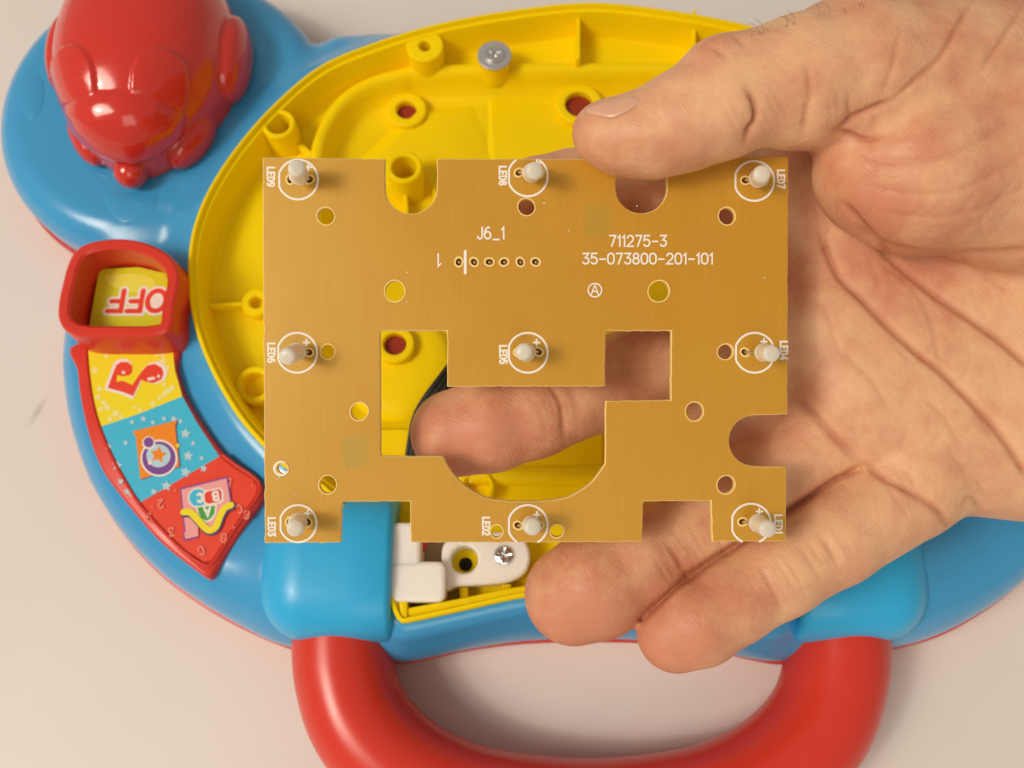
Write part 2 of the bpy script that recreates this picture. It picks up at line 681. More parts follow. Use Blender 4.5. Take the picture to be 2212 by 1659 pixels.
def surface_nets(vol, org, h):
    neg = vol < 0
    nx, ny, nz = vol.shape
    c = np.zeros((nx - 1, ny - 1, nz - 1), np.uint8)
    for i in (0, 1):
        for j in (0, 1):
            for k in (0, 1):
                c += neg[i:nx - 1 + i, j:ny - 1 + j, k:nz - 1 + k]
    act = np.argwhere((c > 0) & (c < 8))
    idx = np.full(c.shape, -1, np.int32)
    idx[act[:, 0], act[:, 1], act[:, 2]] = np.arange(len(act))
    cor = np.array([(i, j, k) for i in (0, 1) for j in (0, 1) for k in (0, 1)])
    val = np.stack([vol[act[:, 0] + a, act[:, 1] + b, act[:, 2] + d] for a, b, d in cor], 1)
    acc = np.zeros((len(act), 3))
    cnt = np.zeros(len(act))
    for p in range(8):
        for q in range(p + 1, 8):
            if np.abs(cor[p] - cor[q]).sum() != 1:
                continue
            s = (val[:, p] < 0) != (val[:, q] < 0)
            t = val[s, p] / (val[s, p] - val[s, q])
            acc[s] += cor[p] + np.outer(t, cor[q] - cor[p])
            cnt[s] += 1
    v = (act + acc / cnt[:, None]) * h + org
    quads = []
    for ax in range(3):
        sl = [slice(None)] * 3
        sl2 = [slice(None)] * 3
        sl[ax] = slice(0, -1)
        sl2[ax] = slice(1, None)
        a, b = neg[tuple(sl)], neg[tuple(sl2)]
        ch = np.argwhere(a != b)
        o1, o2 = [(1, 2), (2, 0), (0, 1)][ax]
        ok = (ch[:, o1] > 0) & (ch[:, o2] > 0) & (ch[:, o1] < vol.shape[o1] - 1) & (ch[:, o2] < vol.shape[o2] - 1)
        ch = ch[ok]
        fl = a[ch[:, 0], ch[:, 1], ch[:, 2]]
        e1 = np.zeros(3, int)
        e1[o1] = 1
        e2 = np.zeros(3, int)
        e2[o2] = 1

        def g(c_):
            return idx[c_[:, 0], c_[:, 1], c_[:, 2]]
        qd = np.stack([g(ch - e1 - e2), g(ch - e2), g(ch), g(ch - e1)], 1)
        qd[~fl] = qd[~fl][:, ::-1]
        quads.append(qd)
    q = np.vstack(quads)
    q = q[(q >= 0).all(1)]
    return v, q


def sdf_grad(f, P, e=0.15):
    k = np.array([[1, -1, -1], [-1, -1, 1], [-1, 1, -1], [1, 1, 1]], float)
    g = np.zeros_like(P)
    for kk in k:
        g += kk * f(P + kk * e)[:, None]
    return g / (np.linalg.norm(g, axis=1)[:, None] + 1e-9)


def subdivide(v, q):
    e = np.vstack([q[:, [0, 1]], q[:, [1, 2]], q[:, [2, 3]], q[:, [3, 0]]])
    es = np.sort(e, 1)
    key = es[:, 0].astype(np.int64) * len(v) + es[:, 1]
    u, inv = np.unique(key, return_inverse=True)
    a, b = u // len(v), u % len(v)
    em = 0.5 * (v[a] + v[b])
    fm = v[q].mean(1)
    nv, ne, nf = len(v), len(u), len(q)
    V = np.vstack([v, em, fm])
    E = inv.reshape(4, nf) + nv
    C = np.arange(nf) + nv + ne
    Q = np.vstack([np.stack([q[:, 0], E[0], C, E[3]], 1), np.stack([E[0], q[:, 1], E[1], C], 1),
                   np.stack([C, E[1], q[:, 2], E[2]], 1), np.stack([E[3], C, E[2], q[:, 3]], 1)])
    return V, Q


def sdf_mesh(f, lo, hi, h, sub=0, cs=5):
    """coarse pass first, then fine samples only near the surface"""
    n = [int(math.ceil((hi[i] - lo[i]) / (h * cs))) for i in range(3)]
    lo = np.array(lo, float)
    cc = np.stack(np.meshgrid(*[np.arange(k) for k in n], indexing='ij'), -1).reshape(-1, 3)
    ctr = lo + (cc * cs + cs / 2 - 0.5) * h
    dc = f(ctr)
    vol = np.repeat(np.repeat(np.repeat(dc.reshape(n), cs, 0), cs, 1), cs, 2).astype(np.float32)
    near = np.abs(dc) < h * cs * 1.35
    off = np.stack(np.meshgrid(*[np.arange(cs)] * 3, indexing='ij'), -1).reshape(-1, 3)
    cells = cc[near] * cs
    for s in range(0, len(cells), 4000):
        g = (cells[s:s + 4000, None, :] + off[None]).reshape(-1, 3)
        vol[g[:, 0], g[:, 1], g[:, 2]] = f(lo + g * h)
    v, q = surface_nets(vol, lo, h)
    for it in range(sub + 1):
        if it:
            v, q = subdivide(v, q)
        for _ in range(2 if it == 0 else 1):
            d = f(v)
            v = v - sdf_grad(f, v) * np.clip(d, -h, h)[:, None]
    return v, q


def round_cone(p, a, b, r1, r2):
    ba = b - a
    l2 = ba @ ba
    rr = r1 - r2
    a2 = l2 - rr * rr
    il2 = 1.0 / l2
    pa = p - a
    y = pa @ ba
    z = y - l2
    x2 = ((pa * l2 - np.outer(y, ba)) ** 2).sum(1)
    y2 = y * y * l2
    z2 = z * z * l2
    k = np.sign(rr) * rr * rr * x2
    res = (np.sqrt(x2 * a2 * il2) + y * rr) * il2 - r1
    c1 = np.sign(z) * a2 * z2 > k
    c2 = np.sign(y) * a2 * y2 < k
    res = np.where(c2, np.sqrt(x2 + y2) * il2 - r1, res)
    res = np.where(c1, np.sqrt(x2 + z2) * il2 - r2, res)
    return res


def ellipsoid(p, c, r, R=None):
    q = p - c
    if R is not None:
        q = q @ R
    k0 = np.linalg.norm(q / r, axis=1)
    k1 = np.linalg.norm(q / (r * r), axis=1)
    return k0 * (k0 - 1.0) / (k1 + 1e-9)


class Poly2:
    """signed distance to a closed outline, tabulated on a fine grid"""

    def __init__(self, P, h=0.6, pad=40):
        self.h = h
        self.lo = P.min(0) - pad
        n = np.ceil((P.max(0) + pad - self.lo) / h).astype(int) + 2
        gx = self.lo[0] + np.arange(n[0]) * h
        gy = self.lo[1] + np.arange(n[1]) * h
        X, Y = np.meshgrid(gx, gy, indexing='ij')
        d = np.full(X.shape, 1e9)
        s = np.ones(X.shape)
        N = len(P)
        for i in range(N):
            a, b = P[i], P[(i + 1) % N]
            e = b - a
            wx, wy = X - a[0], Y - a[1]
            t = np.clip((wx * e[0] + wy * e[1]) / (e @ e + 1e-12), 0, 1)
            d = np.minimum(d, (wx - e[0] * t) ** 2 + (wy - e[1] * t) ** 2)
            c1 = Y >= a[1]
            c2 = Y < b[1]
            c3 = e[0] * wy > e[1] * wx
            s = np.where((c1 & c2 & c3) | (~c1 & ~c2 & ~c3), -s, s)
        self.g = (np.sqrt(d) * s).astype(np.float32)

    def __call__(self, x, y):
        u = np.clip((x - self.lo[0]) / self.h, 0, self.g.shape[0] - 1.001)
        v = np.clip((y - self.lo[1]) / self.h, 0, self.g.shape[1] - 1.001)
        i, j = u.astype(int), v.astype(int)
        fu, fv = u - i, v - j
        g = self.g
        return (g[i, j] * (1 - fu) * (1 - fv) + g[i + 1, j] * fu * (1 - fv) + g[i, j + 1] * (1 - fu) * fv + g[i + 1, j + 1] * fu * fv)


def extr(d2, z, ztop, r):
    w0 = d2 + r
    w1 = z - ztop + r
    return np.minimum(np.maximum(w0, w1), 0) + np.hypot(np.maximum(w0, 0), np.maximum(w1, 0)) - r


def poly_dist_px(px, py, line):
    L = np.asarray(line, float)
    d = np.full(len(px), 1e9)
    for i in range(len(L) - 1):
        a, e = L[i], L[i + 1] - L[i]
        wx, wy = px - a[0], py - a[1]
        t = np.clip((wx * e[0] + wy * e[1]) / (e @ e + 1e-9), 0, 1)
        d = np.minimum(d, (wx - e[0] * t) ** 2 + (wy - e[1] * t) ** 2)
    return np.sqrt(d)


def in_poly(px, py, P):
    P = np.asarray(P, float)
    s = np.zeros(len(px), bool)
    N = len(P)
    for i in range(N):
        a, b = P[i], P[(i + 1) % N]
        if a[1] == b[1]:
            continue
        c = (a[1] > py) != (b[1] > py)
        s ^= c & (px < (b[0] - a[0]) * (py - a[1]) / (b[1] - a[1]) + a[0])
    return s


def holes_mesh(name, outlines, th, bev=0.0):
    """filled 2d outlines (first outer, rest holes) extruded symmetric about z=0, mm -> mesh in local metres"""
    cu = bpy.data.curves.new(name, 'CURVE')
    cu.dimensions = '2D'
    cu.fill_mode = 'BOTH'
    cu.extrude = (th / 2 - bev) * MM
    cu.bevel_depth = bev * MM
    cu.bevel_resolution = 0
    cu.offset = -bev * MM
    for P in outlines:
        sp = cu.splines.new('POLY')
        sp.points.add(len(P) - 1)
        for i, p in enumerate(P):
            sp.points[i].co = (p[0] * MM, p[1] * MM, 0, 1)
        sp.use_cyclic_u = True
    o = bpy.data.objects.new(name, cu)
    COL.objects.link(o)
    dg = bpy.context.evaluated_depsgraph_get()
    me = bpy.data.meshes.new_from_object(o.evaluated_get(dg))
    bpy.data.objects.remove(o)
    bpy.data.curves.remove(cu)
    me.materials.clear()
    return me


# ---- flat print: strokes and patches -------------------------------------------


def ribbon(P, w, z, caps=True):
    """flat stroke of width w along 2d polyline; returns verts(n,3), faces"""
    P = np.asarray(P, float)
    keep = [0]
    for i in range(1, len(P)):
        if np.linalg.norm(P[i] - P[keep[-1]]) > 1e-6:
            keep.append(i)
    P = P[keep]
    closed = len(P) > 3 and np.linalg.norm(P[0] - P[-1]) < 1e-6
    n = len(P)
    d = np.diff(P, axis=0)
    d /= np.linalg.norm(d, axis=1)[:, None]
    t = np.zeros_like(P)
    t[0], t[-1] = d[0], d[-1]
    t[1:-1] = d[:-1] + d[1:]
    if closed:
        t[0] = t[-1] = d[0] + d[-1]
        caps = False
    t /= np.linalg.norm(t, axis=1)[:, None] + 1e-9
    sc = np.ones(n)
    sc[1:-1] = 1.0 / np.clip((t[1:-1] * d[1:]).sum(1), 0.45, 1)
    nr = np.stack([-t[:, 1], t[:, 0]], 1) * sc[:, None]
    V = list(np.vstack([P + nr * w / 2, P - nr * w / 2]))
    Fc = [(i, n + i, n + i + 1, i + 1) for i in range(n - 1)]
    if caps:
        for e, sg, dd in ((0, -1, d[0]), (n - 1, 1, d[-1])):
            base = math.atan2(dd[1], dd[0])
            ids = []
            for k in range(1, 6):
                a = base + sg * (-math.pi / 2) + (math.pi * k / 6) if sg > 0 else base + math.pi / 2 + math.pi * k / 6
                V.append(P[e] + w / 2 * np.array([math.cos(a), math.sin(a)]))
                ids.append(len(V) - 1)
            if sg > 0:
                Fc.append(tuple([n + e] + ids + [e]))
            else:
                Fc.append(tuple([e] + ids + [n + e]))
    V = np.array(V)
    zz = np.full(len(V), z)
    zz[:n] += np.arange(n) * 0.0012            # never two layers in one plane where a stroke meets itself
    zz[n:2 * n] += np.arange(n) * 0.0012
    zz[2 * n + 5:] += n * 0.0012
    return np.c_[V, zz], Fc


def arc(cx, cy, rx, ry, a0, a1, n=10):
    a = np.radians(np.linspace(a0, a1, n))
    return [(cx + rx * math.cos(t), cy + ry * math.sin(t)) for t in a]


GL = {
    '0': (0.62, [arc(.31, .69, .31, .31, 0, 180, 9) + arc(.31, .31, .31, .31, 180, 360, 9) + [(.62, .69)]]),
    '1': (0.24, [[(0, .80), (.20, 1), (.20, 0)]]),
    '2': (0.62, [arc(.31, .70, .30, .30, 165, -30, 9) + [(0, 0), (.62, 0)]]),
    '3': (0.60, [[(.02, 1), (.58, 1), (.27, .60)] + arc(.29, .30, .31, .30, 88, -150, 11)]),
    '4': (0.62, [[(.48, 0), (.48, 1), (0, .32), (.62, .32)]]),
    '5': (0.60, [[(.56, 1), (.08, 1), (.03, .56)] + arc(.28, .32, .32, .32, 120, -145, 11)]),
    '6': (0.60, [[(.48, .96), (.34, 1), (.16, .90), (.03, .60), (0, .32)] + arc(.30, .31, .30, .31, 180, 540, 17)]),
    '7': (0.60, [[(0, 1), (.60, 1), (.20, 0)]]),
    '8': (0.60, [arc(.30, .76, .25, .24, -90, 270, 15), arc(.30, .27, .30, .27, 90, 450, 15)]),
    '9': (0.60, [arc(.30, .69, .30, .31, 0, 360, 15) + [(.58, .55), (.52, .25), (.38, .05), (.12, .02)]]),
    'L': (0.55, [[(0, 1), (0, 0), (.55, 0)]]),
    'E': (0.55, [[(.55, 1), (0, 1), (0, 0), (.55, 0)], [(0, .52), (.42, .52)]]),
    'D': (0.60, [[(0, 0), (0, 1), (.25, 1)] + arc(.25, .5, .36, .5, 90, -90, 11) + [(0, 0)]]),
    'J': (0.45, [[(.45, 1), (.45, .25)] + arc(.225, .25, .225, .25, 0, -170, 8)]),
    'A': (0.70, [[(0, 0), (.35, 1), (.70, 0)], [(.13, .35), (.57, .35)]]),
    'B': (0.58, [[(0, 0), (0, 1), (.3, 1)] + arc(.3, .76, .24, .24, 90, -90, 8) + [(0, .52), (.3, .52)] + arc(.3, .26, .28, .26, 90, -90, 8) + [(0, 0)]]),
    'C': (0.62, [arc(.34, .5, .34, .5, 50, 310, 15)]),
    'F': (0.52, [[(.52, 1), (0, 1), (0, 0)], [(0, .52), (.42, .52)]]),
    'O': (0.72, [arc(.36, .5, .36, .5, 90, 450, 21)]),
    '-': (0.60, [[(.04, .45), (.56, .45)]]),
    '_': (0.62, [[(.02, -.06), (.60, -.06)]]),
    '+': (0.60, [[(0, .5), (.60, .5)], [(.30, .2), (.30, .8)]]),
}


def strokes(text, x, y, h, gap=0.24, sx=1.0, rot=0, fit=None, slant=0.0):
    """polylines in photo pixels; (x,y) = baseline start; rot in degrees clockwise on screen"""
    adv = 0
    out = []
    for ch in text:
        w, ls = GL[ch]
        for l in ls:
            out.append(np.array([((adv + a + slant * b) * sx * h, b * h) for a, b in l]))
        adv += w + gap
    tot = (adv - gap) * sx * h
    k = 1.0 if fit is None else fit / tot
    r = math.radians(rot)
    res = []
    for l in out:
        X, Y = l[:, 0] * k, -l[:, 1]
        res.append(np.stack([x + X * math.cos(r) - Y * math.sin(r), y + X * math.sin(r) + Y * math.cos(r)], 1))
    return res


# ============================================================================
# SETTING
# ============================================================================
Vt, Ft = [], []
nx = 24
g = np.linspace(-700, 700, nx)
for a in g:
    for b in g:
        Vt.append((a, b, 0))
for i in range(nx - 1):
    for j in range(nx - 1):
        Ft.append((i * nx + j, (i + 1) * nx + j, (i + 1) * nx + j + 1, i * nx + j + 1))
table = link('table', mesh('table', Vt, Ft), 'table')
tag(table, 'cream white table top with faint smudges under the toy', 'table', kind='structure')

# ============================================================================
# TOY LAPTOP
# ============================================================================
ZR = 29.0                                   # tray rim height
ZF = 18.0                                   # tray floor
toy = empty('toy_laptop', (20, -10, 0))
tag(toy, 'opened blue toy laptop with yellow tray and red carry handle lying on the table', 'toy laptop')


def part(name, vf, m, parent=toy, angle=35, smooth=True):
    return link(name, mesh(name, *vf), m, parent, smooth, angle)


def mir(pts):
    """mirror left-half photo points about the toy's centre line x = 1275"""
    return [(2550 - a, b) for a, b in reversed(pts)]


# --- outlines -----------------------------------------------------------------
left_b = [(1275, 125), (1050, 112), (880, 88), (780, 88), (690, 108), (480, 250), (260, 460), (165, 640), (140, 760), (143, 850), (160, 940), (200, 1050), (267, 1155),
          (345, 1238), (430, 1300), (520, 1351), (625, 1395), (740, 1424), (850, 1427), (905, 1420), (1010, 1397), (1130, 1382), (1275, 1378)]
body_px = left_b + [(x, y + (24 * min(1.0, max(0.0, (y - 1000) / 150)) * min(1.0, max(0.0, (x - 1900) / 160)))) for x, y in mir(left_b[1:-1])]
BODY = ccw(resample(cat_rom(UX(body_px, 12.0), 6), 420))
left_y = [(1275, 3), (1100, 20), (940, 50), (800, 92), (690, 140), (600, 213), (520, 300), (455, 395), (418, 480), (404, 560), (406, 640), (424, 725), (460, 812),
          (512, 900), (570, 968), (612, 1008), (680, 1046), (733, 1095), (780, 1165), (822, 1250), (850, 1325), (866, 1345), (885, 1344), (1000, 1319), (1130, 1291), (1275, 1275)]
tray_px = left_y + mir(left_y[1:-1])
TRAY = ccw(resample(cat_rom(UX(tray_px, ZR), 6), 420))
pad_pts = UX([(10, 267), (31, 171), (103, 68), (588, 0), (649, 68), (680, 113), (22, 345), (60, 430), (68, 478), (118, 518)], 17.0)
A_ = np.c_[2 * pad_pts, np.ones(len(pad_pts))]
s_ = np.linalg.lstsq(A_, (pad_pts ** 2).sum(1), rcond=None)[0]
PADC = s_[:2]
PADR = math.sqrt(s_[2] + PADC @ PADC)

pb_, pt_ = Poly2(BODY), Poly2(TRAY)
sh_a, sh_b = U(545, 1205, 12), U(650, 1225, 12)
sh_c, sh_d = U(2005, 1205, 12), U(1900, 1225, 12)


def f_blue(P):
    x, y, z = P[:, 0], P[:, 1], P[:, 2]
    d = pb_(x, y)
    t = pt_(x, y)
    f = extr(d, z, 22.0, 12.0)
    pc = np.hypot(x - PADC[0], y - PADC[1]) - PADR
    f = smin(f, extr(pc, z, 24.0 + 0.0 * x, 9.0), 3.0)
    f = smin(f, extr(t - 2.5, z, 25.6, 3.0), 9.0)
    f = smin(f, round_cone(P, sh_a, sh_b, 10.0, 15.0), 6.0)
    f = smin(f, round_cone(P, sh_c, sh_d, 10.0, 15.0), 6.0)
    f = np.maximum(f, 8.6 - z)
    f = np.maximum(f, -np.maximum(t + 1.0, 7.5 - z))
    return f


lo = np.array([min(BODY[:, 0].min(), PADC[0] - PADR) - 3, BODY[:, 1].min() - 3, 3.0])
hi = np.array([BODY[:, 0].max() + 3, max(BODY[:, 1].max(), PADC[1] + PADR) + 3, 34.0])
v, q = sdf_mesh(f_blue, lo, hi, 0.9)
me = bigmesh('shell', v, q)
link('shell', me, 'blue', toy, angle=50)

# red lower shell peeking out round the foot
prof = [(1.2, 0.3), (-0.4, 1.5), (-0.9, 8.0), (-0.6, 8.9), (2.0, 9.2)]
base = part('base_rim', loft(BODY, prof, True, True), 'red')
P = ccw(circle(PADC, PADR, 160))
part('base_rim', loft(P, [(1.2, 0.3), (-0.4, 1.5), (-0.8, 7.8), (-0.5, 8.7), (2.0, 9.0)], True, True), 'red')

# --- yellow tray ----------------------------------------------------------------
prof = [(1.6, 12), (0.15, 20), (0.0, ZR - 0.9), (0.2, ZR - 0.25), (0.5, ZR), (1.0, ZR), (1.15, ZR - 0.3), (1.25, ZR - 1.2), (1.45, ZR - 1.45), (2.1, ZR - 1.5),
        (2.3, ZR - 1.9), (2.7, ZF + 1.2), (3.3, ZF + 0.2), (4.2, ZF)]
tray = part('tray', loft(TRAY, prof, False), 'yellow')

inner_l = [(1275, 134), (930, 138), (860, 147), (790, 168), (735, 203), (697, 252), (675, 305), (668, 380), (668, 620), (675, 860), (700, 960), (760, 1010), (900, 1035), (1275, 1040)]
INN = ccw(resample(cat_rom(UX(inner_l + mir(inner_l[1:-1]), 21.5), 6), 320))
part('inner_wall', loft(INN, [(-0.5, ZF - 0.3), (-0.3, 19.5), (0.0, 21.0), (0.7, 21.8), (2.2, 21.8), (3.2, 21.0), (4.0, 18.8), (5.6, 15.2), (7.0, 14.2)], True), 'yellow', tray, angle=50)
ZI2 = 14.2
me = holes_mesh('tray_floor', [TRAY + inward(TRAY) * 3.9, (INN - inward(INN) * 0.1)[::-1]], 1.0)
o = link('tray_floor', me, 'yellow', tray, False)
o.location = (0, 0, (ZF - 0.5) * MM)


def post(px, py, z, ro, ri, z0=ZF - 0.2, name='post', floor=None):
    k = pxmm(px, py, z)
    c = U(px, py, z)[:2]
    return part(name, ring_tube(c, ro * k, ri * k, z0, z, floor=floor), 'yellow', tray), c, k


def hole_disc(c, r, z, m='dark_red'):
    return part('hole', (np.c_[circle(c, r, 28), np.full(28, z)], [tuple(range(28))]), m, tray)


def rib(pts, z, th=1.1, z0=ZF - 0.2, zt=None):
    P = UX(pts, z)
    return part('rib', wall_strip(resample(P, 8, False), th, z0, z), 'yellow', tray)


post(918, 98, 27.3, 40, 13, floor=20.0)
post(601, 266, 27.6, 36, 25)
rib([(560, 275), (580, 272)], 22.0)
rib([(630, 300), (655, 318), (672, 335)], 21.0, 1.6)
post(873, 360, 25.5, 39, 27, ZI2 - 0.3)
rib([(873, 395), (876, 440), (878, 470)], 19.0, 1.3, ZI2 - 0.3)
rib([(940, 395), (942, 450)], 17.0, 1.6, ZI2 - 0.3)
post(553, 652, 21.5, 32, 14)
rib([(424, 660), (470, 658), (522, 655)], 21.5, 1.0)
post(550, 830, 22.0, 42, 28)
rib([(500, 885), (530, 868)], 21.5, 1.4)
post(1030, 1050, 22.5, 38, 28)
rib([(1250, 18), (1250, 70), (1250, 126)], 25.5, 1.0)
rib([(1500, 22), (1500, 70), (1500, 126)], 25.5, 1.0)
post(1632, 98, 27.3, 40, 13, floor=20.0)
for (x, y, ro, ri, z) in ((878, 236, 43, 22, 17.4), (1252, 224, 50, 31, 17.4), (853, 742, 42, 25, 19.5), (1640, 240, 43, 22, 17.4)):
    _, c, k = post(x, y, z, ro, ri, ZI2 - 0.3, 'bushing', z - 2.4)
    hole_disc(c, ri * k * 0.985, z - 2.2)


def facet(top, bot, zt, zb=ZI2 - 0.3, slope=0.0):
    """raised wedge with a flat sloping top"""
    T, B = UX(top, zt), UX(bot, zb)
    n = len(T)
    zz = np.array([zt - slope * (i in (2, 3)) for i in range(n)])
    V = np.vstack([np.c_[B, np.full(n, zb)], np.c_[T, zz]])
    Fc = [(i, (i + 1) % n, n + (i + 1) % n, n + i) for i in range(n)] + [tuple(n + i for i in range(n))]
    return V, Fc


part('facet', facet([(905, 247), (985, 247), (1010, 400), (765, 400)], [(885, 236), (1030, 228), (1100, 420), (690, 420)], 15.8, slope=-0.7), 'yellow', tray, angle=20)
part('facet', facet([(1060, 200), (1190, 200), (1330, 250), (1250, 420), (1072, 420)], [(1050, 185), (1200, 180), (1360, 240), (1260, 440), (1050, 440)], 14.8, slope=-0.5), 'yellow', tray, angle=20)
part('facet', facet([(1345, 245), (1480, 240), (1620, 400), (1220, 400)], [(1325, 230), (1500, 222), (1680, 420), (1140, 420)], 15.8, slope=-0.7), 'yellow', tray, angle=20)
# domed well seen through the left window of the board
c = U(860, 790, ZI2)[:2]
v, f = loft(ccw(circle(c, 15, 48)), [(0, ZI2 - 0.2), (1.5, 15.8), (3.0, 16.5), (6, 16.8)], True)
part('plateau', (v, f), 'yellow', tray, angle=50)
part('step', facet([(700, 930), (1300, 925), (1300, 1010), (700, 1010)], [(690, 925), (1310, 920), (1310, 1020), (690, 1020)], 16.6), 'yellow', tray, angle=20)


def screw(px, py, z, r, parent=toy, name='screw'):
    c = U(px, py, z)[:2]
    k = pxmm(px, py, z)
    r = r * k
    prof = [(r, z), (r, z + 0.3), (r * 0.95, z + 0.55), (r * 0.8, z + 0.75), (r * 0.58, z + 0.86), (r * 0.50, z + 0.80), (0.16, z + 0.15)]
    n = 28
    V, Fc = [], []
    for i, (rr, zz) in enumerate(prof):
        ring = circle(c, rr, n)
        if i >= len(prof) - 3:             # star of the cross recess
            a = np.linspace(0, 2 * np.pi, n, endpoint=False) + 0.4
            m_ = 1.0 + 0.5 * np.cos(4 * a)
            ring = np.stack([c[0] + rr * m_ * np.cos(a), c[1] + rr * m_ * np.sin(a)], 1)
        V.append(np.c_[ring, np.full(n, zz)])
    V = np.vstack(V)
    for i in range(len(prof) - 1):
        for a in range(n):
            b = (a + 1) % n
            Fc.append((i * n + a, i * n + b, (i + 1) * n + b, (i + 1) * n + a))
    Fc.append(tuple((len(prof) - 1) * n + a for a in range(n)))
    return part(name, (V, Fc), 'steel', parent, angle=30)


# screw post with its washer
post(1068, 120, 25.6, 34, 12)
c = U(1068, 119, 26.2)[:2]
part('washer', loft(ccw(circle(c, 37 * pxmm(1068, 119, 26.2), 36)), [(0, 25.6), (0, 26.1), (0.2, 26.3)], True), 'washer', tray)
screw(1068, 119, 26.3, 22, tray)

# --- black ribbon cable and wires ------------------------------------------------
ribbon_a = [(880, 985, 20), (893, 910, 23), (912, 868, 25), (945, 822, 27), (1000, 752, 26), (1060, 690, 20)]
for k in range(5):
    off = k * 1.25
    pth = []
    for (a, b, z) in ribbon_a:
        p = U(a, b, z)
        pth.append(p + np.array([0.72, -0.62, -0.25]) * off)
    part('ribbon_cable', tube(cat_rom(pth, 6, False), 0.66, 8), 'black', toy)
part('red_wire', tube(cat_rom([U(888, 940, 16), U(892, 985, 19), U(905, 1020, 17), U(930, 1060, 14)], 6, False), 0.8, 8), 'wire_red', toy)

# --- white hinge bracket -----------------------------------------------------------
zb = 25.0


def block(px0, py0, px1, py1, z0, z1, r=1.2, bev=0.5, skew=0):
    pts = np.array([U(px0, py0, z1)[:2], U(px1 + skew, py0, z1)[:2], U(px1, py1, z1)[:2], U(px0, py1, z1)[:2]])
    P = []
    for i in range(4):
        a, b, c_ = pts[i - 1], pts[i], pts[(i + 1) % 4]
        d1, d2 = (a - b) / np.linalg.norm(a - b), (c_ - b) / np.linalg.norm(c_ - b)
        for t in np.linspace(0, 1, 5):
            P.append(b + d1 * r * (1 - t) ** 2 + d2 * r * t ** 2)
    return loft(ccw(np.array(P)), [(0, z0), (0, z1 - bev), (bev * 0.3, z1 - bev * 0.3), (bev, z1)], True)


def bracket(mirror):
    X = (lambda a: 2550 - a) if mirror else (lambda a: a)
    w = (lambda a, b: (X(b), X(a))) if mirror else (lambda a, b: (a, b))
    pl = [(955, 1185), (985, 1160), (1030, 1155), (1100, 1148), (1132, 1165), (1145, 1200), (1135, 1235), (1105, 1255), (1060, 1262), (990, 1266), (962, 1272)]
    P = ccw(resample(cat_rom(UX([(X(a), b) for a, b in pl], zb), 6), 120))
    c = U(X(1003), 1208, zb)[:2]
    r = 30 * pxmm(1003, 1208, zb)
    me = holes_mesh('bracket', [P, circle(c, r, 36)[::-1]], 7.0, 0.5)
    br = bpy.data.objects.new('hinge_bracket', me)
    me.materials.append(M['nylon'])
    me.polygons.foreach_set('use_smooth', np.ones(len(me.polygons), bool))
    me.set_sharp_from_angle(angle=math.radians(35))
    COL.objects.link(br)
    br.parent = toy
    br.matrix_parent_inverse = WORLD['toy_laptop'].inverted()
    br.location = (0, 0, (zb - 3.5) * MM)
    WORLD[br.name] = Matrix.Translation((0, 0, (zb - 3.5) * MM))
    a0, a1 = w(840, 962)
    part('sleeve', block(a0, 1212, a1, 1300, 8, 29.0, 2.0, 0.9), 'nylon', br, smooth=False)
    a0, a1 = w(840, 908)
    part('sleeve', block(a0, 1128, a1, 1290, 8, 28.9, 2.0, 0.9), 'nylon', br, smooth=False)
    screw(X(1088), 1200, zb + 0.1, 21, br)
    part('pocket', (np.c_[circle(c, r * 1.6, 30), np.full(30, ZF + 0.4)], [tuple(range(30))]), 'yellow', br)
    part('pocket_hole', (np.c_[circle(U(X(1006), 1219, ZF + 0.6)[:2], r * 0.5, 24), np.full(24, ZF + 0.6)], [tuple(range(24))]), 'dark', br)


bracket(False)
bracket(True)
part('inner_panel', block(868, 1150, 960, 1212, 8, 19.5, 0.5, 0.3), 'grey_panel', toy)
part('dark_slot', block(872, 1150, 906, 1195, 10, 20.3, 2.0, 0.3), 'dark', toy)
part('red_wire', tube(cat_rom([U(884, 1198, 22), U(904, 1194, 22.5), U(916, 1178, 22.5), U(918, 1150, 22)], 6, False), 0.75, 8), 'wire_red', toy)
# posts and ribs along the front edge of the tray
rib([(1003, 1300), (1001, 1268)], 22.5, 2.0)
rib([(1096, 1285), (1095, 1262)], 22.5, 2.0)
P = UX([(880, 1322), (1000, 1300), (1130, 1274), (1275, 1258)], 27.6)
part('rib', wall_strip(resample(cat_rom(P, 4, False), 24, False), 1.6, ZF, 27.8), 'yellow', tray)
part('rib', block(862, 1298, 880, 1335, 12, 28.4, 0.6, 0.4), 'yellow', tray)

# --- hinge knobs and carry handle ------------------------------------------------------


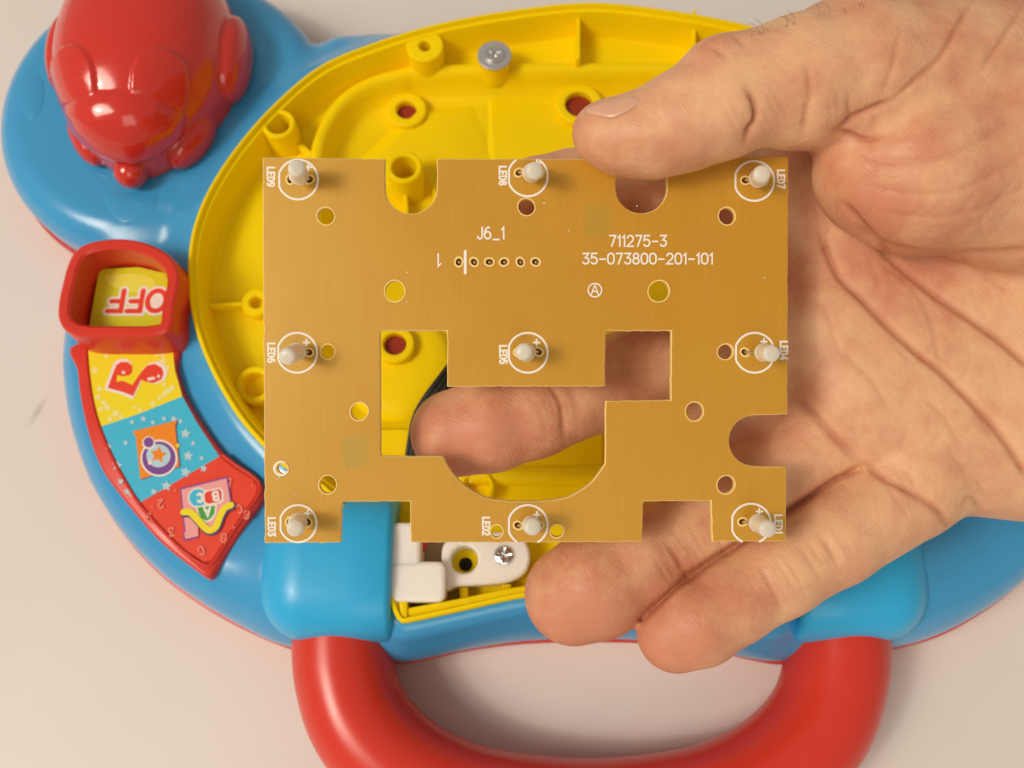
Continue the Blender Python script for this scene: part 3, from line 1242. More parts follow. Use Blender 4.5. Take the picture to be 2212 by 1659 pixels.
def knob(mirror):
    x0, x1, yc, rr, zc = 574, 864, 1231, 16.3, 15.5
    a = U(x0, yc, zc)
    b = U(x1, yc, zc)
    n = 26
    prof = []
    L = b[0] - a[0]
    for t in np.linspace(0, 1, 16):
        ang = t * math.pi / 2
        prof.append((a[0] + 12.5 * (1 - math.cos(ang)) ** 1.0, rr * (0.10 + 0.90 * math.sin(ang) ** 0.85)))
    prof += [(b[0] - L * 0.3, rr * 1.01), (b[0] - 1.6, rr * 1.01), (b[0] - 0.6, rr * 0.985), (b[0] - 0.1, rr * 0.93), (b[0], rr * 0.86)]
    prof += [(b[0] - 0.3, rr * 0.8)]
    m = 56
    V, Fc = [], []
    for x, r in prof:
        t = np.linspace(0, 2 * np.pi, m, endpoint=False)
        c_, s_ = np.cos(t), np.sin(t)
        e = 2 / 3.0
        V.append(np.c_[np.full(m, x), a[1] + 1.02 * r * np.sign(c_) * np.abs(c_) ** e, zc + r * np.sign(s_) * np.abs(s_) ** e])
    V = np.vstack(V)
    for i in range(len(prof) - 1):
        for k in range(m):
            l = (k + 1) % m
            Fc.append((i * m + l, i * m + k, (i + 1) * m + k, (i + 1) * m + l))
    Fc.append(tuple(range(m)))
    Fc.append(tuple(reversed([(len(prof) - 1) * m + k for k in range(m)])))
    if mirror:
        cx = U(1275, yc, zc)[0]
        V[:, 0] = 2 * cx - V[:, 0]
        Fc = [tuple(reversed(f)) for f in Fc]
    V[:, 2] = np.maximum(V[:, 2], 1.0)
    return V, Fc


part('hinge_knob', knob(False), 'blue_satin', toy, angle=40)
part('hinge_knob', knob(True), 'blue_satin', toy, angle=40)

ZH = 13.0
hl = [(742, 1330), (740, 1395), (747, 1460), (774, 1545), (832, 1622), (925, 1690), (1060, 1738), (1275, 1760)]
hp = np.array([U(a, b, ZH) for a, b in hl + mir(hl[:-1])])
hp = resample(cat_rom(hp, 10, False), 110, False)
kk = pxmm(740, 1400, ZH)
v, f = tube(hp, 107 * kk, 48, 12.4)
part('carry_handle', (v, f), 'red', toy, angle=60)

# --- function dial panel with its stickers ---------------------------------------------
bez = [(162, 742), (165, 800), (172, 860), (187, 930), (207, 988), (230, 1032), (289, 1108), (351, 1176), (434, 1241), (448, 1248), (462, 1236), (515, 1155), (562, 1085), (569, 1062),
       (556, 1034), (514, 1003), (478, 975), (430, 908), (396, 850), (379, 795), (371, 735)]
zs = 25.0
BEZ = ccw(resample(cat_rom(UX(bez, 24.8), 5), 200))
panel = part('dial_panel', loft(BEZ, [(-0.4, 19), (0, 24.0), (0.25, 24.6), (0.7, 24.9)], True), 'red', toy)
lip = UX([(184, 748), (188, 800), (198, 868), (214, 924), (241, 987), (268, 1037), (300, 1088), (348, 1143), (395, 1189), (440, 1219), (462, 1212), (508, 1140), (556, 1072), (561, 1050), (549, 1031), (507, 1003), (480, 982)], 25.4)
lipf = wall_strip(resample(cat_rom(lip, 5, False), 110, False), 0.9, 24.6, 25.5, 0.4)
part('panel_lip', lipf, 'red', panel, angle=60)
ZL = [zs]


def patch(name, pts, m, smooth_n=0, parent=None, z=None):
    P = UX(pts, zs)
    if smooth_n:
        P = cat_rom(P, smooth_n)
    P = ccw(P)
    ZL[0] += 0.012
    zz = ZL[0] if z is None else z
    return part(name, (np.c_[P, np.full(len(P), zz)], [tuple(range(len(P)))]), m, parent or panel, smooth=False)


def stroke(name, lines_, w, m, parent=None):
    parts = []
    k = pxmm(380, 1000, zs)
    for l in lines_:
        ZL[0] += 0.004
        parts.append(ribbon(UX(l, zs), w * k, ZL[0]))
    return part(name, join(*parts), m, parent or panel, smooth=False)


paint('sticker_yellow', (0.86, 0.72, 0.01))
paint('sticker_cyan', (0.05, 0.50, 0.74))
paint('sticker_red', (0.78, 0.055, 0.022))
paint('sticker_white', (0.84, 0.80, 0.74))
paint('sticker_pale_yellow', (0.86, 0.78, 0.32))
paint('sticker_pale_blue', (0.45, 0.66, 0.74))
paint('sticker_pale_red', (0.82, 0.20, 0.14))
paint('sticker_orange', (0.83, 0.25, 0.01))
paint('sticker_purple', (0.20, 0.06, 0.32))
paint('sticker_pink', (0.85, 0.36, 0.36))
paint('sticker_navy', (0.06, 0.05, 0.16))
paint('sticker_green', (0.06, 0.36, 0.05))
paint('sticker_lime', (0.66, 0.66, 0.015))
paint('sticker_lemon', (0.78, 0.76, 0.09))
st_y = patch('sticker', [(187, 752), (190, 800), (200, 868), (216, 922), (300, 894), (394, 856), (378, 800), (371, 735), (280, 745)], 'sticker_yellow')
st_c = patch('sticker', [(216, 922), (243, 985), (270, 1035), (302, 1086), (390, 1035), (474, 986), (450, 950), (425, 912), (394, 856), (300, 894)], 'sticker_cyan')
st_r = patch('sticker', [(302, 1086), (350, 1140), (393, 1183), (441, 1214), (459, 1207), (505, 1136), (552, 1069), (556, 1052), (546, 1036), (505, 1012), (474, 986), (390, 1035)], 'sticker_red')


def star(x, y, r, rot=0.0):
    out = []
    for i in range(10):
        a = rot + math.pi * i / 5
        q = r if i % 2 == 0 else r * 0.5
        out.append((x + q * math.sin(a), y - q * math.cos(a)))
    return out


def dot(x, y, r, n=12):
    return [(x + r * math.cos(t), y + r * math.sin(t)) for t in np.linspace(0, 2 * math.pi, n, endpoint=False)]


def sprinkle(name, polys, m, parent):
    parts = []
    for l in polys:
        ZL[0] += 0.0015
        P = ccw(UX(l, zs))
        parts.append((np.c_[P, np.full(len(P), ZL[0])], [tuple(range(len(P)))]))
    o = part(name, join(*parts), m, parent, smooth=False)
    o['kind'] = 'stuff'
    return o


Y_IN = [(187, 752), (216, 922), (394, 856), (371, 735)]
dots = []
for (x, y, r) in ((205, 800, 7), (215, 840, 6), (352, 782, 8), (361, 795, 6), (340, 765, 6), (300, 760, 6), (230, 770, 5), (372, 765, 7), (313, 800, 7), (320, 806, 5), (352, 768, 5),
                  (363, 845, 7), (372, 838, 6), (355, 852, 6), (345, 860, 5), (330, 872, 6), (322, 880, 7), (336, 880, 6), (225, 870, 6), (232, 880, 7), (218, 884, 5), (303, 886, 5), (212, 858, 6),
                  (238, 905, 6), (250, 893, 8), (262, 900, 5), (243, 918, 6), (280, 898, 4), (290, 880, 4), (365, 868, 4), (345, 800, 4), (355, 830, 5)):
    dots.append(dot(x, y, r * 0.95))
sprinkle('sticker_dots', [d for d in dots if in_poly(np.array([d[0][0], d[6][0]]), np.array([d[0][1], d[3][1]]), Y_IN).all()], 'sticker_pale_yellow', st_y)
# music note
note = [(262, 782), (276, 782), (285, 790), (286, 803), (279, 811), (264, 813), (253, 810), (251, 825), (266, 823), (286, 832), (305, 804), (318, 790), (335, 786), (350, 795), (354, 808),
        (349, 820), (332, 828), (312, 824), (305, 820), (288, 856), (268, 848), (233, 838), (247, 800), (252, 788)]
cen = np.array([290, 818.0])
patch('music_note', [tuple(cen + (np.array(p) - cen) * np.array([1.13, 1.18])) for p in note], 'sticker_white', parent=st_y)
patch('music_note', note, 'sticker_red', parent=st_y)
patch('shine', dot(267, 805, 3.6), 'sticker_white', parent=st_y)
patch('shine', [(318, 817), (334, 814), (336, 819), (321, 823)], 'sticker_white', parent=st_y)
patch('shine', dot(343, 813, 3.2), 'sticker_white', parent=st_y)
sprinkle('sticker_stars', [star(x, y, r, a) for x, y, r, a in ((254, 1006, 12, .1), (401, 937, 12, .1), (407, 985, 12, .1), (401, 1020, 12, .2), (360, 1050, 12, .1), (235, 965, 9, .2), (376, 905, 8, .2),
                                                           (276, 1062, 9, .1), (440, 1012, 9, .2), (310, 905, 8, 0), (333, 1062, 8, .1), (262, 1040, 8, .3), (372, 960, 8, .2))]
         + [dot(x, y, 4.5) for x, y in ((272, 957, ), (331, 913), (390, 910), (418, 958), (436, 990), (285, 1068), (286, 912), (355, 905))], 'sticker_pale_blue', st_c)
# orange card with a bauble
card = [(287, 932), (384, 908), (379, 920), (388, 1008), (304, 1036), (300, 1000), (294, 945)]
cen = np.array([340, 970.0])
patch('card', [tuple(np.array(p) + (2.0, 1.0)) for p in card], 'sticker_navy', parent=st_c)
patch('card', card, 'sticker_orange', parent=st_c)
patch('bauble', dot(344, 990, 40, 30), 'sticker_white', parent=st_c)
patch('bauble', dot(344, 990, 36, 30), 'sticker_purple', parent=st_c)
patch('bauble', [(344 + 26 * math.cos(t) - 1, 985 + 25 * math.sin(t)) for t in np.linspace(0, 2 * math.pi, 30, endpoint=False)], 'sticker_pale_blue', parent=st_c)
patch('bauble', dot(322, 957, 14, 20), 'sticker_white', parent=st_c)
patch('bauble', dot(322, 956, 11, 20), 'sticker_purple', parent=st_c)
patch('bauble', star(343, 983, 19, 0.15), 'sticker_orange', parent=st_c)
patch('shine', dot(325, 1000, 4.5), 'sticker_white', parent=st_c)
patch('card_dot', dot(385, 963, 4), 'sticker_yellow', parent=st_c)
# letters card
sprinkle('sticker_letters', [dot(x, y, 2.5) for x, y in ((545, 1050), (505, 1140), (430, 1190), (380, 1060), (330, 1095))], 'sticker_pale_red', st_r)
bg = []
for ch, x, y, r in (('3', 470, 1045, 200), ('B', 500, 1035, 190), ('3', 375, 1140, 170), ('C', 520, 1090, 160), ('2', 352, 1080, 170), ('B', 490, 1155, 190), ('C', 438, 1180, 160), ('9', 328, 1110, 180), ('0', 425, 1052, 180), ('8', 540, 1105, 190)):
    bg += strokes(ch, x, y, 17, rot=r)
stroke('sticker_letters', bg, 4.5, 'sticker_pale_red', st_r)
page = [(393, 1058), (490, 1034), (497, 1075), (498, 1088), (482, 1118), (462, 1152), (440, 1144), (428, 1130), (430, 1158), (402, 1165), (399, 1155), (402, 1148), (397, 1100)]
cen = np.array([446, 1098.0])
patch('letter_card', [tuple(cen + (np.array(p) - cen) * 1.06) for p in page], 'sticker_purple', parent=st_r)
patch('letter_card', page, 'sticker_pink', parent=st_r)
patch('letter_badge', dot(429, 1076, 22, 24), 'sticker_white', parent=st_r)
patch('letter_badge', dot(429, 1076, 19, 24), 'sticker_cyan', parent=st_r)
patch('letter_badge', [(444, 1060), (476, 1054), (484, 1062), (484, 1082), (478, 1088), (448, 1092), (441, 1086), (440, 1066)], 'sticker_white', parent=st_r)
patch('letter_badge', [(447, 1063), (474, 1057), (480, 1063), (480, 1080), (475, 1085), (450, 1089), (444, 1084), (443, 1068)], 'sticker_red', parent=st_r)
patch('letter_badge', [(424, 1094), (470, 1090), (468, 1112), (458, 1126), (447, 1130), (435, 1124), (427, 1110)], 'sticker_white', parent=st_r)
patch('letter_badge', [(428, 1097), (466, 1093), (464, 1111), (455, 1122), (447, 1126), (437, 1120), (430, 1108)], 'sticker_green', parent=st_r)
stroke('letter', strokes('C', 438, 1067, 17, rot=175), 6.0, 'sticker_white', st_r)
stroke('letter', strokes('B', 471, 1063, 18, rot=172), 5.5, 'sticker_white', st_r)
stroke('letter', strokes('A', 455, 1097, 18, rot=175), 5.0, 'sticker_white', st_r)
tick = cat_rom([(398, 1107), (413, 1108), (430, 1125), (445, 1141), (456, 1146), (468, 1138), (477, 1115), (487, 1098), (500, 1092)], 5, False)
stroke('tick', [[(a + 2, b + 3) for a, b in tick]], 17, 'sticker_navy', st_r)
stroke('tick', [tick], 14, 'sticker_yellow', st_r)

# --- red slider ring with the OFF window ----------------------------------------------------
ZS = 35.0
out_px = [(142, 575), (158, 543), (190, 522), (250, 513), (310, 521), (360, 545), (385, 578), (387, 612), (378, 655), (374, 695), (360, 718), (320, 728), (250, 729), (175, 727), (138, 712), (123, 685),
          (124, 650), (132, 612)]
SO = ccw(resample(cat_rom(UX(out_px, ZS), 6), 160))
SI = SO + inward(SO) * 2.9


def ringwall(A, B, prof):
    n = len(A)
    V = []
    for t, z, off in prof:
        base_ = A if t == 0 else B
        V.append(np.c_[base_ + inward(A) * off, np.full(n, z)])
    V = np.vstack(V)
    Fc = []
    for r in range(len(prof) - 1):
        for i in range(n):
            j = (i + 1) % n
            Fc.append((r * n + i, r * n + j, (r + 1) * n + j, (r + 1) * n + i))
    return V, Fc


slider = part('mode_slider', ringwall(SO, SI, [(0, 21.5, -0.8), (0, ZS - 1.2, 0.0), (0, ZS - 0.4, 0.25), (0, ZS, 0.8), (1, ZS, -0.5), (1, ZS - 0.5, 0.1), (1, 23.5, 0.5)]), 'red', toy)
P = SI + inward(SI) * 0.2
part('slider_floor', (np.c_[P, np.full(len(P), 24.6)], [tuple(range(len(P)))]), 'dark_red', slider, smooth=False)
zs_old = zs
zs = 26.6
ZL[0] = 26.6
lime = [(212, 590), (222, 580), (300, 576), (360, 590), (372, 640), (360, 705), (200, 720), (190, 712)]
P = ccw(resample(UX(lime, 26.6), 60))
lw = part('off_label', loft(P, [(0, 24.4), (0, 26.4), (0.15, 26.6)], True), 'sticker_lime', slider, smooth=False)
patch('shine', [(235, 594), (300, 592), (330, 604), (332, 622), (290, 632), (250, 622), (228, 606)], 'sticker_lemon', 4, lw)
offl = strokes('OFF', 362, 628, 44, gap=0.24, rot=180, fit=122, slant=0.14)
stroke('off_letters', offl, 23, 'sticker_white', lw)
patch('off_letters', dot(344, 650, 20, 24), 'sticker_white', parent=lw)
stroke('off_letters', offl, 11.5, 'sticker_red', lw)
zs = zs_old

# --- shapes embossed on the round pad -----------------------------------------------------
for pl in ([(235, 418), (330, 418), (344, 430), (340, 452), (322, 466), (290, 478), (262, 478), (240, 462), (228, 440)],
           [(40, 190), (62, 168), (86, 166), (96, 190), (92, 232), (74, 256), (58, 252), (34, 226)],
           [(545, 165), (570, 160), (590, 176), (592, 215), (572, 250), (548, 262), (536, 240), (534, 196)]):
    P = ccw(resample(cat_rom(UX(pl, 24.0), 5), 60))
    part('pad_emboss', loft(P, [(-0.1, 23.4), (0.1, 24.05), (0.3, 24.14)], True), 'blue', toy)

# grey smear on the table
# ============================================================================
# RED TOY MOUSE on the round pad
# ============================================================================
ZM = 24.0
mc = U(340, 172, ZM)
mn = U(297, 396, ZM)
axm = mn - mc
LM = np.linalg.norm(axm)
axm = axm / LM
sdm = np.array([axm[1], -axm[0], 0]) * -1.0
RM = np.stack([sdm, axm, np.array([0, 0, 1.0])], 1)      # local x = side, y = towards nose


def f_mouse(P):
    q = (P - mc) @ RM
    y = q[:, 1]
    tap = np.where(y > 0, 1.0 - 0.42 * np.clip(y / LM, 0, 1.1) ** 1.7, 1.0)
    x = q[:, 0] / tap
    z = q[:, 2]
    yy = np.where(y > 0, y / (LM - 1.0), y / 30.0)
    e = 2.5
    f = ((np.abs(x / 23.0) ** e + np.abs(yy) ** e + np.abs(z / 27.5) ** e) ** (1 / e) - 1.0) * 20.0
    nose = np.linalg.norm(q - np.array([0, LM - 0.5, 4.5]), axis=1) - 4.1
    f = smin(f, nose, 1.2)
    for sx in (-1, 1):
        ca, sa = math.cos(sx * 0.55), math.sin(sx * 0.55)
        Rp = np.array([[ca, -sa, 0], [sa, ca, 0], [0, 0, 1.0]])
        paw = ellipsoid(q, np.array([sx * 14.0, LM - 10.5, 3.2]), np.array([3.6, 8.2, 5.0]), Rp)
        f = smin(f, paw, 1.2)
        hind = ellipsoid(q, np.array([sx * 22.0, -3.0, 5.5]), np.array([4.6, 12.5, 8.5]))
        f = smin(f, hind, 0.8)
    return np.maximum(f, 0.3 - z)


lo = mc + np.array([-36, -40, -1.5])
hi = mc + np.array([36, 40, 32])
v, q = sdf_mesh(f_mouse, lo, hi, 0.9, 1)
gn = sdf_grad(f_mouse, v)
px, py, dd = proj(v)
facing = ((gn * (CPOS - v)).sum(1) > 0)
earL = cat_rom([(108, 200), (112, 150), (128, 112), (155, 98), (182, 108), (200, 140), (206, 200), (180, 208), (150, 222), (125, 232)], 6)
earR = cat_rom([(284, 200), (288, 145), (308, 112), (345, 104), (380, 118), (402, 150), (404, 200), (392, 240), (350, 222), (310, 206)], 6)
bump_ = np.zeros(len(v))
for e in (earL, earR):
    d = poly_dist_px(px, py, np.vstack([e, e[:1]]))
    s = np.where(in_poly(px, py, e), 1, -1) * d
    t = np.clip((s + 2) / 5.0, 0, 1)
    bump_ += (t * t * (3 - 2 * t)) * 0.85
brow = [(140, 228), (206, 199), (284, 199), (400, 245)]
fc = [(132, 232), (170, 208), (206, 197), (284, 197), (340, 210), (400, 245), (398, 300), (350, 352), (290, 385), (210, 350), (150, 300)]
d = poly_dist_px(px, py, np.array(fc + fc[:1]))
s = np.where(in_poly(px, py, fc), 1, -1) * d
t = np.clip((s + 3) / 7.0, 0, 1)
u_ = np.clip(s, 0, 80) / 80.0
bump_ = np.maximum(bump_, t * t * (3 - 2 * t) * 0.35 + 2.6 * (1 - (1 - u_) ** 2))
v = v + gn * (bump_ * facing * (v[:, 2] > ZM + 9))[:, None]
me = bigmesh('toy_mouse', v, q)
mouse = link('toy_mouse', me, 'red_gloss', None, angle=180)
tag(mouse, 'glossy red mouse shaped controller sitting on the round blue pad', 'toy mouse')

# ============================================================================
# CIRCUIT BOARD
# ============================================================================
AL = 1.2 / 66.0
BEX = np.array([1.0, 0, 0])
BEY = np.array([0, math.cos(AL), math.sin(AL)])
BN = np.cross(BEX, BEY)
BO = np.array([(1136 - CX) / FPX, -(756 - CY) / FPX, -1.0]) * 152.5
CAMB = np.stack([CR, CU, CB], 1)                 # camera axes as columns


def BP(dx, dy, w=0.0):
    r = np.array([(dx - CX) / FPX, -(dy - CY) / FPX, -1.0])
    t = ((BO + BN * w) @ BN) / (r @ BN)
    p = r * t - BO
    return np.array([p @ BEX, p @ BEY])


def BPS(pts, w=0.0):
    return np.array([BP(a, b, w) for a, b in pts])


_s1 = BP(1290, 478)
_s2 = BP(768, 975)
STAMPS = [(_s1[0], _s1[1], 2.9, 3.6, 0.58), (_s2[0], _s2[1], 2.9, 3.7, 0.68)]
M['board'] = board_material()

board = bpy.data.objects.new('circuit_board', None)
COL.objects.link(board)
board.empty_display_size = 0.01
mw = Matrix.Identity(4)
for i, ax in enumerate((BEX, BEY, BN)):
    wv_ = CAMB @ ax
    for k in range(3):
        mw[k][i] = wv_[k]
wo = CPOS + CAMB @ BO
for k in range(3):
    mw[k][3] = wo[k] * MM
board.matrix_world = mw
tag(board, 'brown rectangular LED circuit board with white markings held in the hand', 'circuit board')


def llink(name, me, m, parent=board, smooth=True, angle=35):
    """object whose mesh is already in the parent's own coordinates"""
    if m is not None:
        me.materials.append(M[m] if isinstance(m, str) else m)
    if smooth:
        me.polygons.foreach_set('use_smooth', np.ones(len(me.polygons), bool))
        me.set_sharp_from_angle(angle=math.radians(angle))
    o = bpy.data.objects.new(name, me)
    COL.objects.link(o)
    o.parent = parent
    return o


def dense(pts, step=0.9, jit=0.0):
    P = BPS(pts)
    out = []
    for i in range(len(P)):
        a, b = P[i], P[(i + 1) % len(P)]
        n = max(1, int(np.linalg.norm(b - a) / step))
        d = (b - a) / (np.linalg.norm(b - a) + 1e-9)
        nr = np.array([-d[1], d[0]])
        for k in range(n):
            q = a + (b - a) * k / n
            if k and jit:
                q = q + nr * RNG.normal(0, jit)
            out.append(q)
    return np.array(out)


def parc(cx, cy, r, a0, a1, n):
    """arc in photo pixels, angles counter-clockwise with y up"""
    return [(cx + r * math.cos(math.radians(t)), cy - r * math.sin(math.radians(t))) for t in np.linspace(a0, a1, n)]


outer = ([(567, 340), (831, 343), (831, 404)] + parc(887.5, 405, 56.5, 180, 360, 19)[1:-1] + [(944, 404), (944, 343), (1330, 343), (1330, 404)]
         + parc(1385.5, 405, 55.5, 180, 360, 19)[1:-1] + [(1441, 404), (1441, 342), (1699, 338), (1703, 342), (1701, 895), (1630, 897)]
         + parc(1630, 952, 55, 90, 270, 19)[1:-1] + [(1630, 1008), (1697, 1008), (1699, 1011), (1698, 1170), (1538, 1170), (1536, 1082), (1389, 1083),
            (1388, 1171), (891, 1172), (887, 1168), (886, 1083), (738, 1084), (735, 1172), (572, 1173)])
window = ([(820, 715), (966, 715), (966, 835), (1307, 835), (1308, 715), (1450, 715), (1449, 864), (1308, 866), (1307, 1002), (1283, 1036), (1264, 1053),
           (1243, 1066), (1222, 1075), (1199, 1080), (1165, 1083), (1133, 1083), (1098, 1083), (1067, 1080), (1042, 1073), (1019, 1060), (998, 1044),
           (980, 1025), (967, 1006), (957, 986), (822, 986)])
holes = [(704, 467, 18.5), (1137, 447, 18), (1570, 467, 18), (853, 629, 22), (1423, 629, 22.5), (708, 760, 15.5), (1567, 760, 16.5), (776, 889, 19),
         (1500, 889, 19.5), (610, 1012, 12), (708, 1047, 19), (1568, 1047, 19), (1073, 1148, 13.5), (1203, 1147, 14)]
LEDS = {  # ring centre, lens base, lens tip, lead holes
    9: ((644, 388), (646, 383), (641, 362), ((627, 388), (669, 388))),
    8: ((1140, 381), (1147, 374), (1156, 369), ((1121, 373), (1166, 374))),
    7: ((1629, 391), (1637, 387), (1646, 375), ((1610, 390), (1650, 391))),
    6: ((642, 762), (645, 758), (619, 771), ((630, 760), (667, 761))),
    5: ((1140, 762), (1138, 761), (1131, 760), ((1120, 761), (1163, 760))),
    4: ((1630, 762), (1647, 761), (1668, 764), ((1609, 761), (1650, 761))),
    3: ((644, 1131), (644, 1125), (638, 1142), ((626, 1127), (665, 1128))),
    2: ((1140, 1134), (1147, 1133), (1151, 1138), ((1119, 1135), (1164, 1135))),
    1: ((1622, 1131), (1634, 1128), (1660, 1144), ((1604, 1127), (1646, 1129))),
}
pins = [(991, 566), (1024, 566), (1057, 566), (1089, 566), (1124, 566), (1157, 566)]
TH = 1.6


def px2mm(r):
    return r * 152.5 / FPX


lines = [ccw(dense(outer, 0.8, 0.035)), ccw(dense(window, 0.8, 0.035))[::-1]]
for x, y, r in holes:
    lines.append(circle(BP(x, y), px2mm(r), 28)[::-1])
small = []
for n, (c, b0, t0, hl) in LEDS.items():
    small += list(hl)
small += pins
for x, y in small:
    p = circle(BP(x, y), px2mm(7.2), 14)
    p += RNG.normal(0, 0.03, p.shape)
    lines.append(p[::-1])
me = holes_mesh('panel', lines, TH, 0.15)
me.materials.append(M['board'])
me.materials.append(M['rim'])
nrm = np.empty(len(me.polygons) * 3)
me.polygons.foreach_get('normal', nrm)
me.polygons.foreach_set('material_index', (np.abs(nrm.reshape(-1, 3)[:, 2]) < 0.9).astype(np.int32))
o = llink('panel', me, None, smooth=False)
o.location = (0, 0, -TH / 2 * MM)

# blind bottoms of the solder holes (solder on the back closes them)
bore_me = mesh('hole_bottom', np.c_[circle((0, 0), 1.05, 14), np.zeros(14)], [tuple(range(14))])
bore_me.materials.append(M['bore'])
for x, y in small:
    o = bpy.data.objects.new('solder_hole', bore_me)
    COL.objects.link(o)
    o.parent = board
    p = BP(x, y)
    o.location = (p[0] * MM, p[1] * MM, -1.05 * MM)

# connector pins sunk in their holes
v, f = tube([(0, 0, -1.0), (0, 0, -0.35), (0, 0, -0.18)], [0.42, 0.42, 0.2], 10)
pin_me = mesh('pin', v, f)
pin_me.materials.append(M['pin'])
pin_me.polygons.foreach_set('use_smooth', np.ones(len(pin_me.polygons), bool))
for x, y in pins:
    p = BP(x + 1.5, y)
    o = bpy.data.objects.new('pin', pin_me)
    COL.objects.link(o)
    o.parent = board
    o.location = (p[0] * MM, p[1] * MM, 0)

# LEDs
for n, (c, b0, t0, hl) in LEDS.items():
    zb, zt = 1.9, 8.0
    pb, pt = np.r_[BP(*b0, zb), zb], np.r_[BP(*t0, zt), zt]
    ax = (pt - pb) / np.linalg.norm(pt - pb)
    L = 5.6
    base = pt - ax * L
    prof = [(0, 1.2), (0.05, 1.56), (0.75, 1.58), (0.8, 1.46), (L - 0.75, 1.46), (L - 0.42, 1.40), (L - 0.18, 1.22), (L - 0.05, 0.9), (L - 0.01, 0.45), (L, 0.06)]
    v, f = tube([base + ax * s for s, r in prof], [r for s, r in prof], 28)
    led = llink('led', mesh('led', v, f), 'lens', angle=50)
    for k, h in enumerate(hl):
        ph = BP(*h)
        side = np.array([-1.27 if k == 0 else 1.27, 0, 0])
        q = base + side * 0.72
        path = cat_rom([(ph[0], ph[1], -0.9), (ph[0], ph[1], 0.2), (ph[0] * .8 + q[0] * .2, ph[1] * .8 + q[1] * .2, 0.75), (q[0], q[1], q[2] - 0.2), q + ax * 0.3], 4, False)
        v, f = tube(path, 0.24, 8)
        llink('lead', mesh('lead', v, f), 'lead', parent=led)


# silk-screen print
ZI = [0.012]


def print_mesh(name, polys, w, m='ink', parent=board, zz=None):
    parts = []
    for l in polys:
        ZI[0] += 0.0006
        parts.append(ribbon(BPS(l), px2mm(w), ZI[0] if zz is None else zz))
    v, f = join(*parts)
    return llink(name, mesh(name, v, f), m, parent=parent, smooth=False)


def led_ring(n):
    c = LEDS[n][0]
    r = 43.0
    if n == 8:
        l = [parc(c[0], c[1], r, 53, 0, 14) + parc(c[0], c[1], r, 0, -160, 30)[1:] + parc(c[0], c[1], r, 160, 127, 10)]
    elif n == 2:
        l = [parc(c[0], c[1], r, -58, 160, 40) + parc(c[0], c[1], r, 200, 235, 8)]
    elif n == 1:
        l = [parc(c[0], c[1], r, -64, 160, 40) + parc(c[0], c[1], r, 200, 243, 8)]
    elif n == 3:
        l = [parc(c[0], c[1], r - 3, 160, -160, 44) + parc(c[0], c[1], r - 3, 160, 158, 2)]
    else:
        l = [parc(c[0], c[1], r, 160, -160, 44) + parc(c[0], c[1], r, 160, 158, 2)]
    return l


lab = {9: (578, 362, 40), 8: (1079, 360, 39), 7: (1680, 368, 38), 6: (579, 742, 40), 5: (1080, 747, 38), 4: (1686, 738, 38), 3: (580, 1119, 38),
       2: (1043, 1118, 37), 1: (1674, 1113, 38)}
plus = {9: (666, 361), 8: (1160, 352), 6: (662, 740), 5: (1159, 740), 4: (1650, 738), 3: (665, 1109), 2: (1160, 1112), 1: (1640, 1105)}
for n in LEDS:
    print_mesh('led_outline', led_ring(n), 4.6)
    x, y, w = lab[n]
    print_mesh('led_number', strokes('LED%d' % n, x, y, 14.5, gap=0.30, rot=90, fit=w), 4.0)
    if n in plus:
        x, y = plus[n]
        q = 6.2
        print_mesh('plus_mark', [[(x - q, y), (x + q, y)], [(x, y - q), (x, y + q)]], 4.2)
print_mesh('connector_number', strokes('J6_1', 1032, 516, 25, fit=57), 3.8)
print_mesh('part_number', strokes('711275-3', 1317, 532, 23, fit=122), 3.7)
print_mesh('part_number', strokes('35-073800-201-101', 1259, 570, 22.5, fit=280), 3.7)
print_mesh('pin_number', strokes('1', 952, 549, 26, rot=180), 3.7)
print_mesh('pin_bar', [[(1005, 543), (1005, 590)]], 6.2)
print_mesh('circled_letter', [parc(1285, 627, 14.5, 90, 450, 30)] + strokes('A', 1277, 637, 21, fit=16), 3.0)
print_mesh('hole_ring', [parc(607, 1012, 14.5, 60, 330, 22)], 4.5)
dots = []
for x, y in ((691, 374), (636, 1068), (878, 652), (880, 588), (1176, 439), (1375, 445), (1651, 600), (1174, 439), (603, 1031), (598, 1036), (1228, 498), (1015, 1040)):
    dots.append([(x, y), (x + 0.9, y + 0.6)])
print_mesh('ink_speck', dots, 2.0)

for x, y, r in holes + [(x, y, 8.2) for x, y in small]:
    a = np.radians(np.linspace(0, 360, 23))
    rr = r + 1.2 + 0.6 * np.sin(a * 2 + x) * (1 if r > 12 else 1.6)
    rr[-1] = rr[0]
    print_mesh('hole_burr', [[(x + p * math.cos(q_), y + p * math.sin(q_)) for p, q_ in zip(rr, a)]], 2.4 if r > 10 else 4.0, 'rim')

# ============================================================================
# HAND (camera-side millimetres while sculpting, then moved into the world)
# ============================================================================


def HP(dx, dy, dep):
    return np.array([(dx - CX) / FPX * dep, -(dy - CY) / FPX * dep, -dep])


def chain(pts):
    """pts (px, py, depth, r_px) -> list of round cone args"""
    out = []
    for a, b in zip(pts[:-1], pts[1:]):
        out.append((HP(*a[:3]), HP(*b[:3]), a[3] * a[2] / FPX, b[3] * b[2] / FPX))
    return out


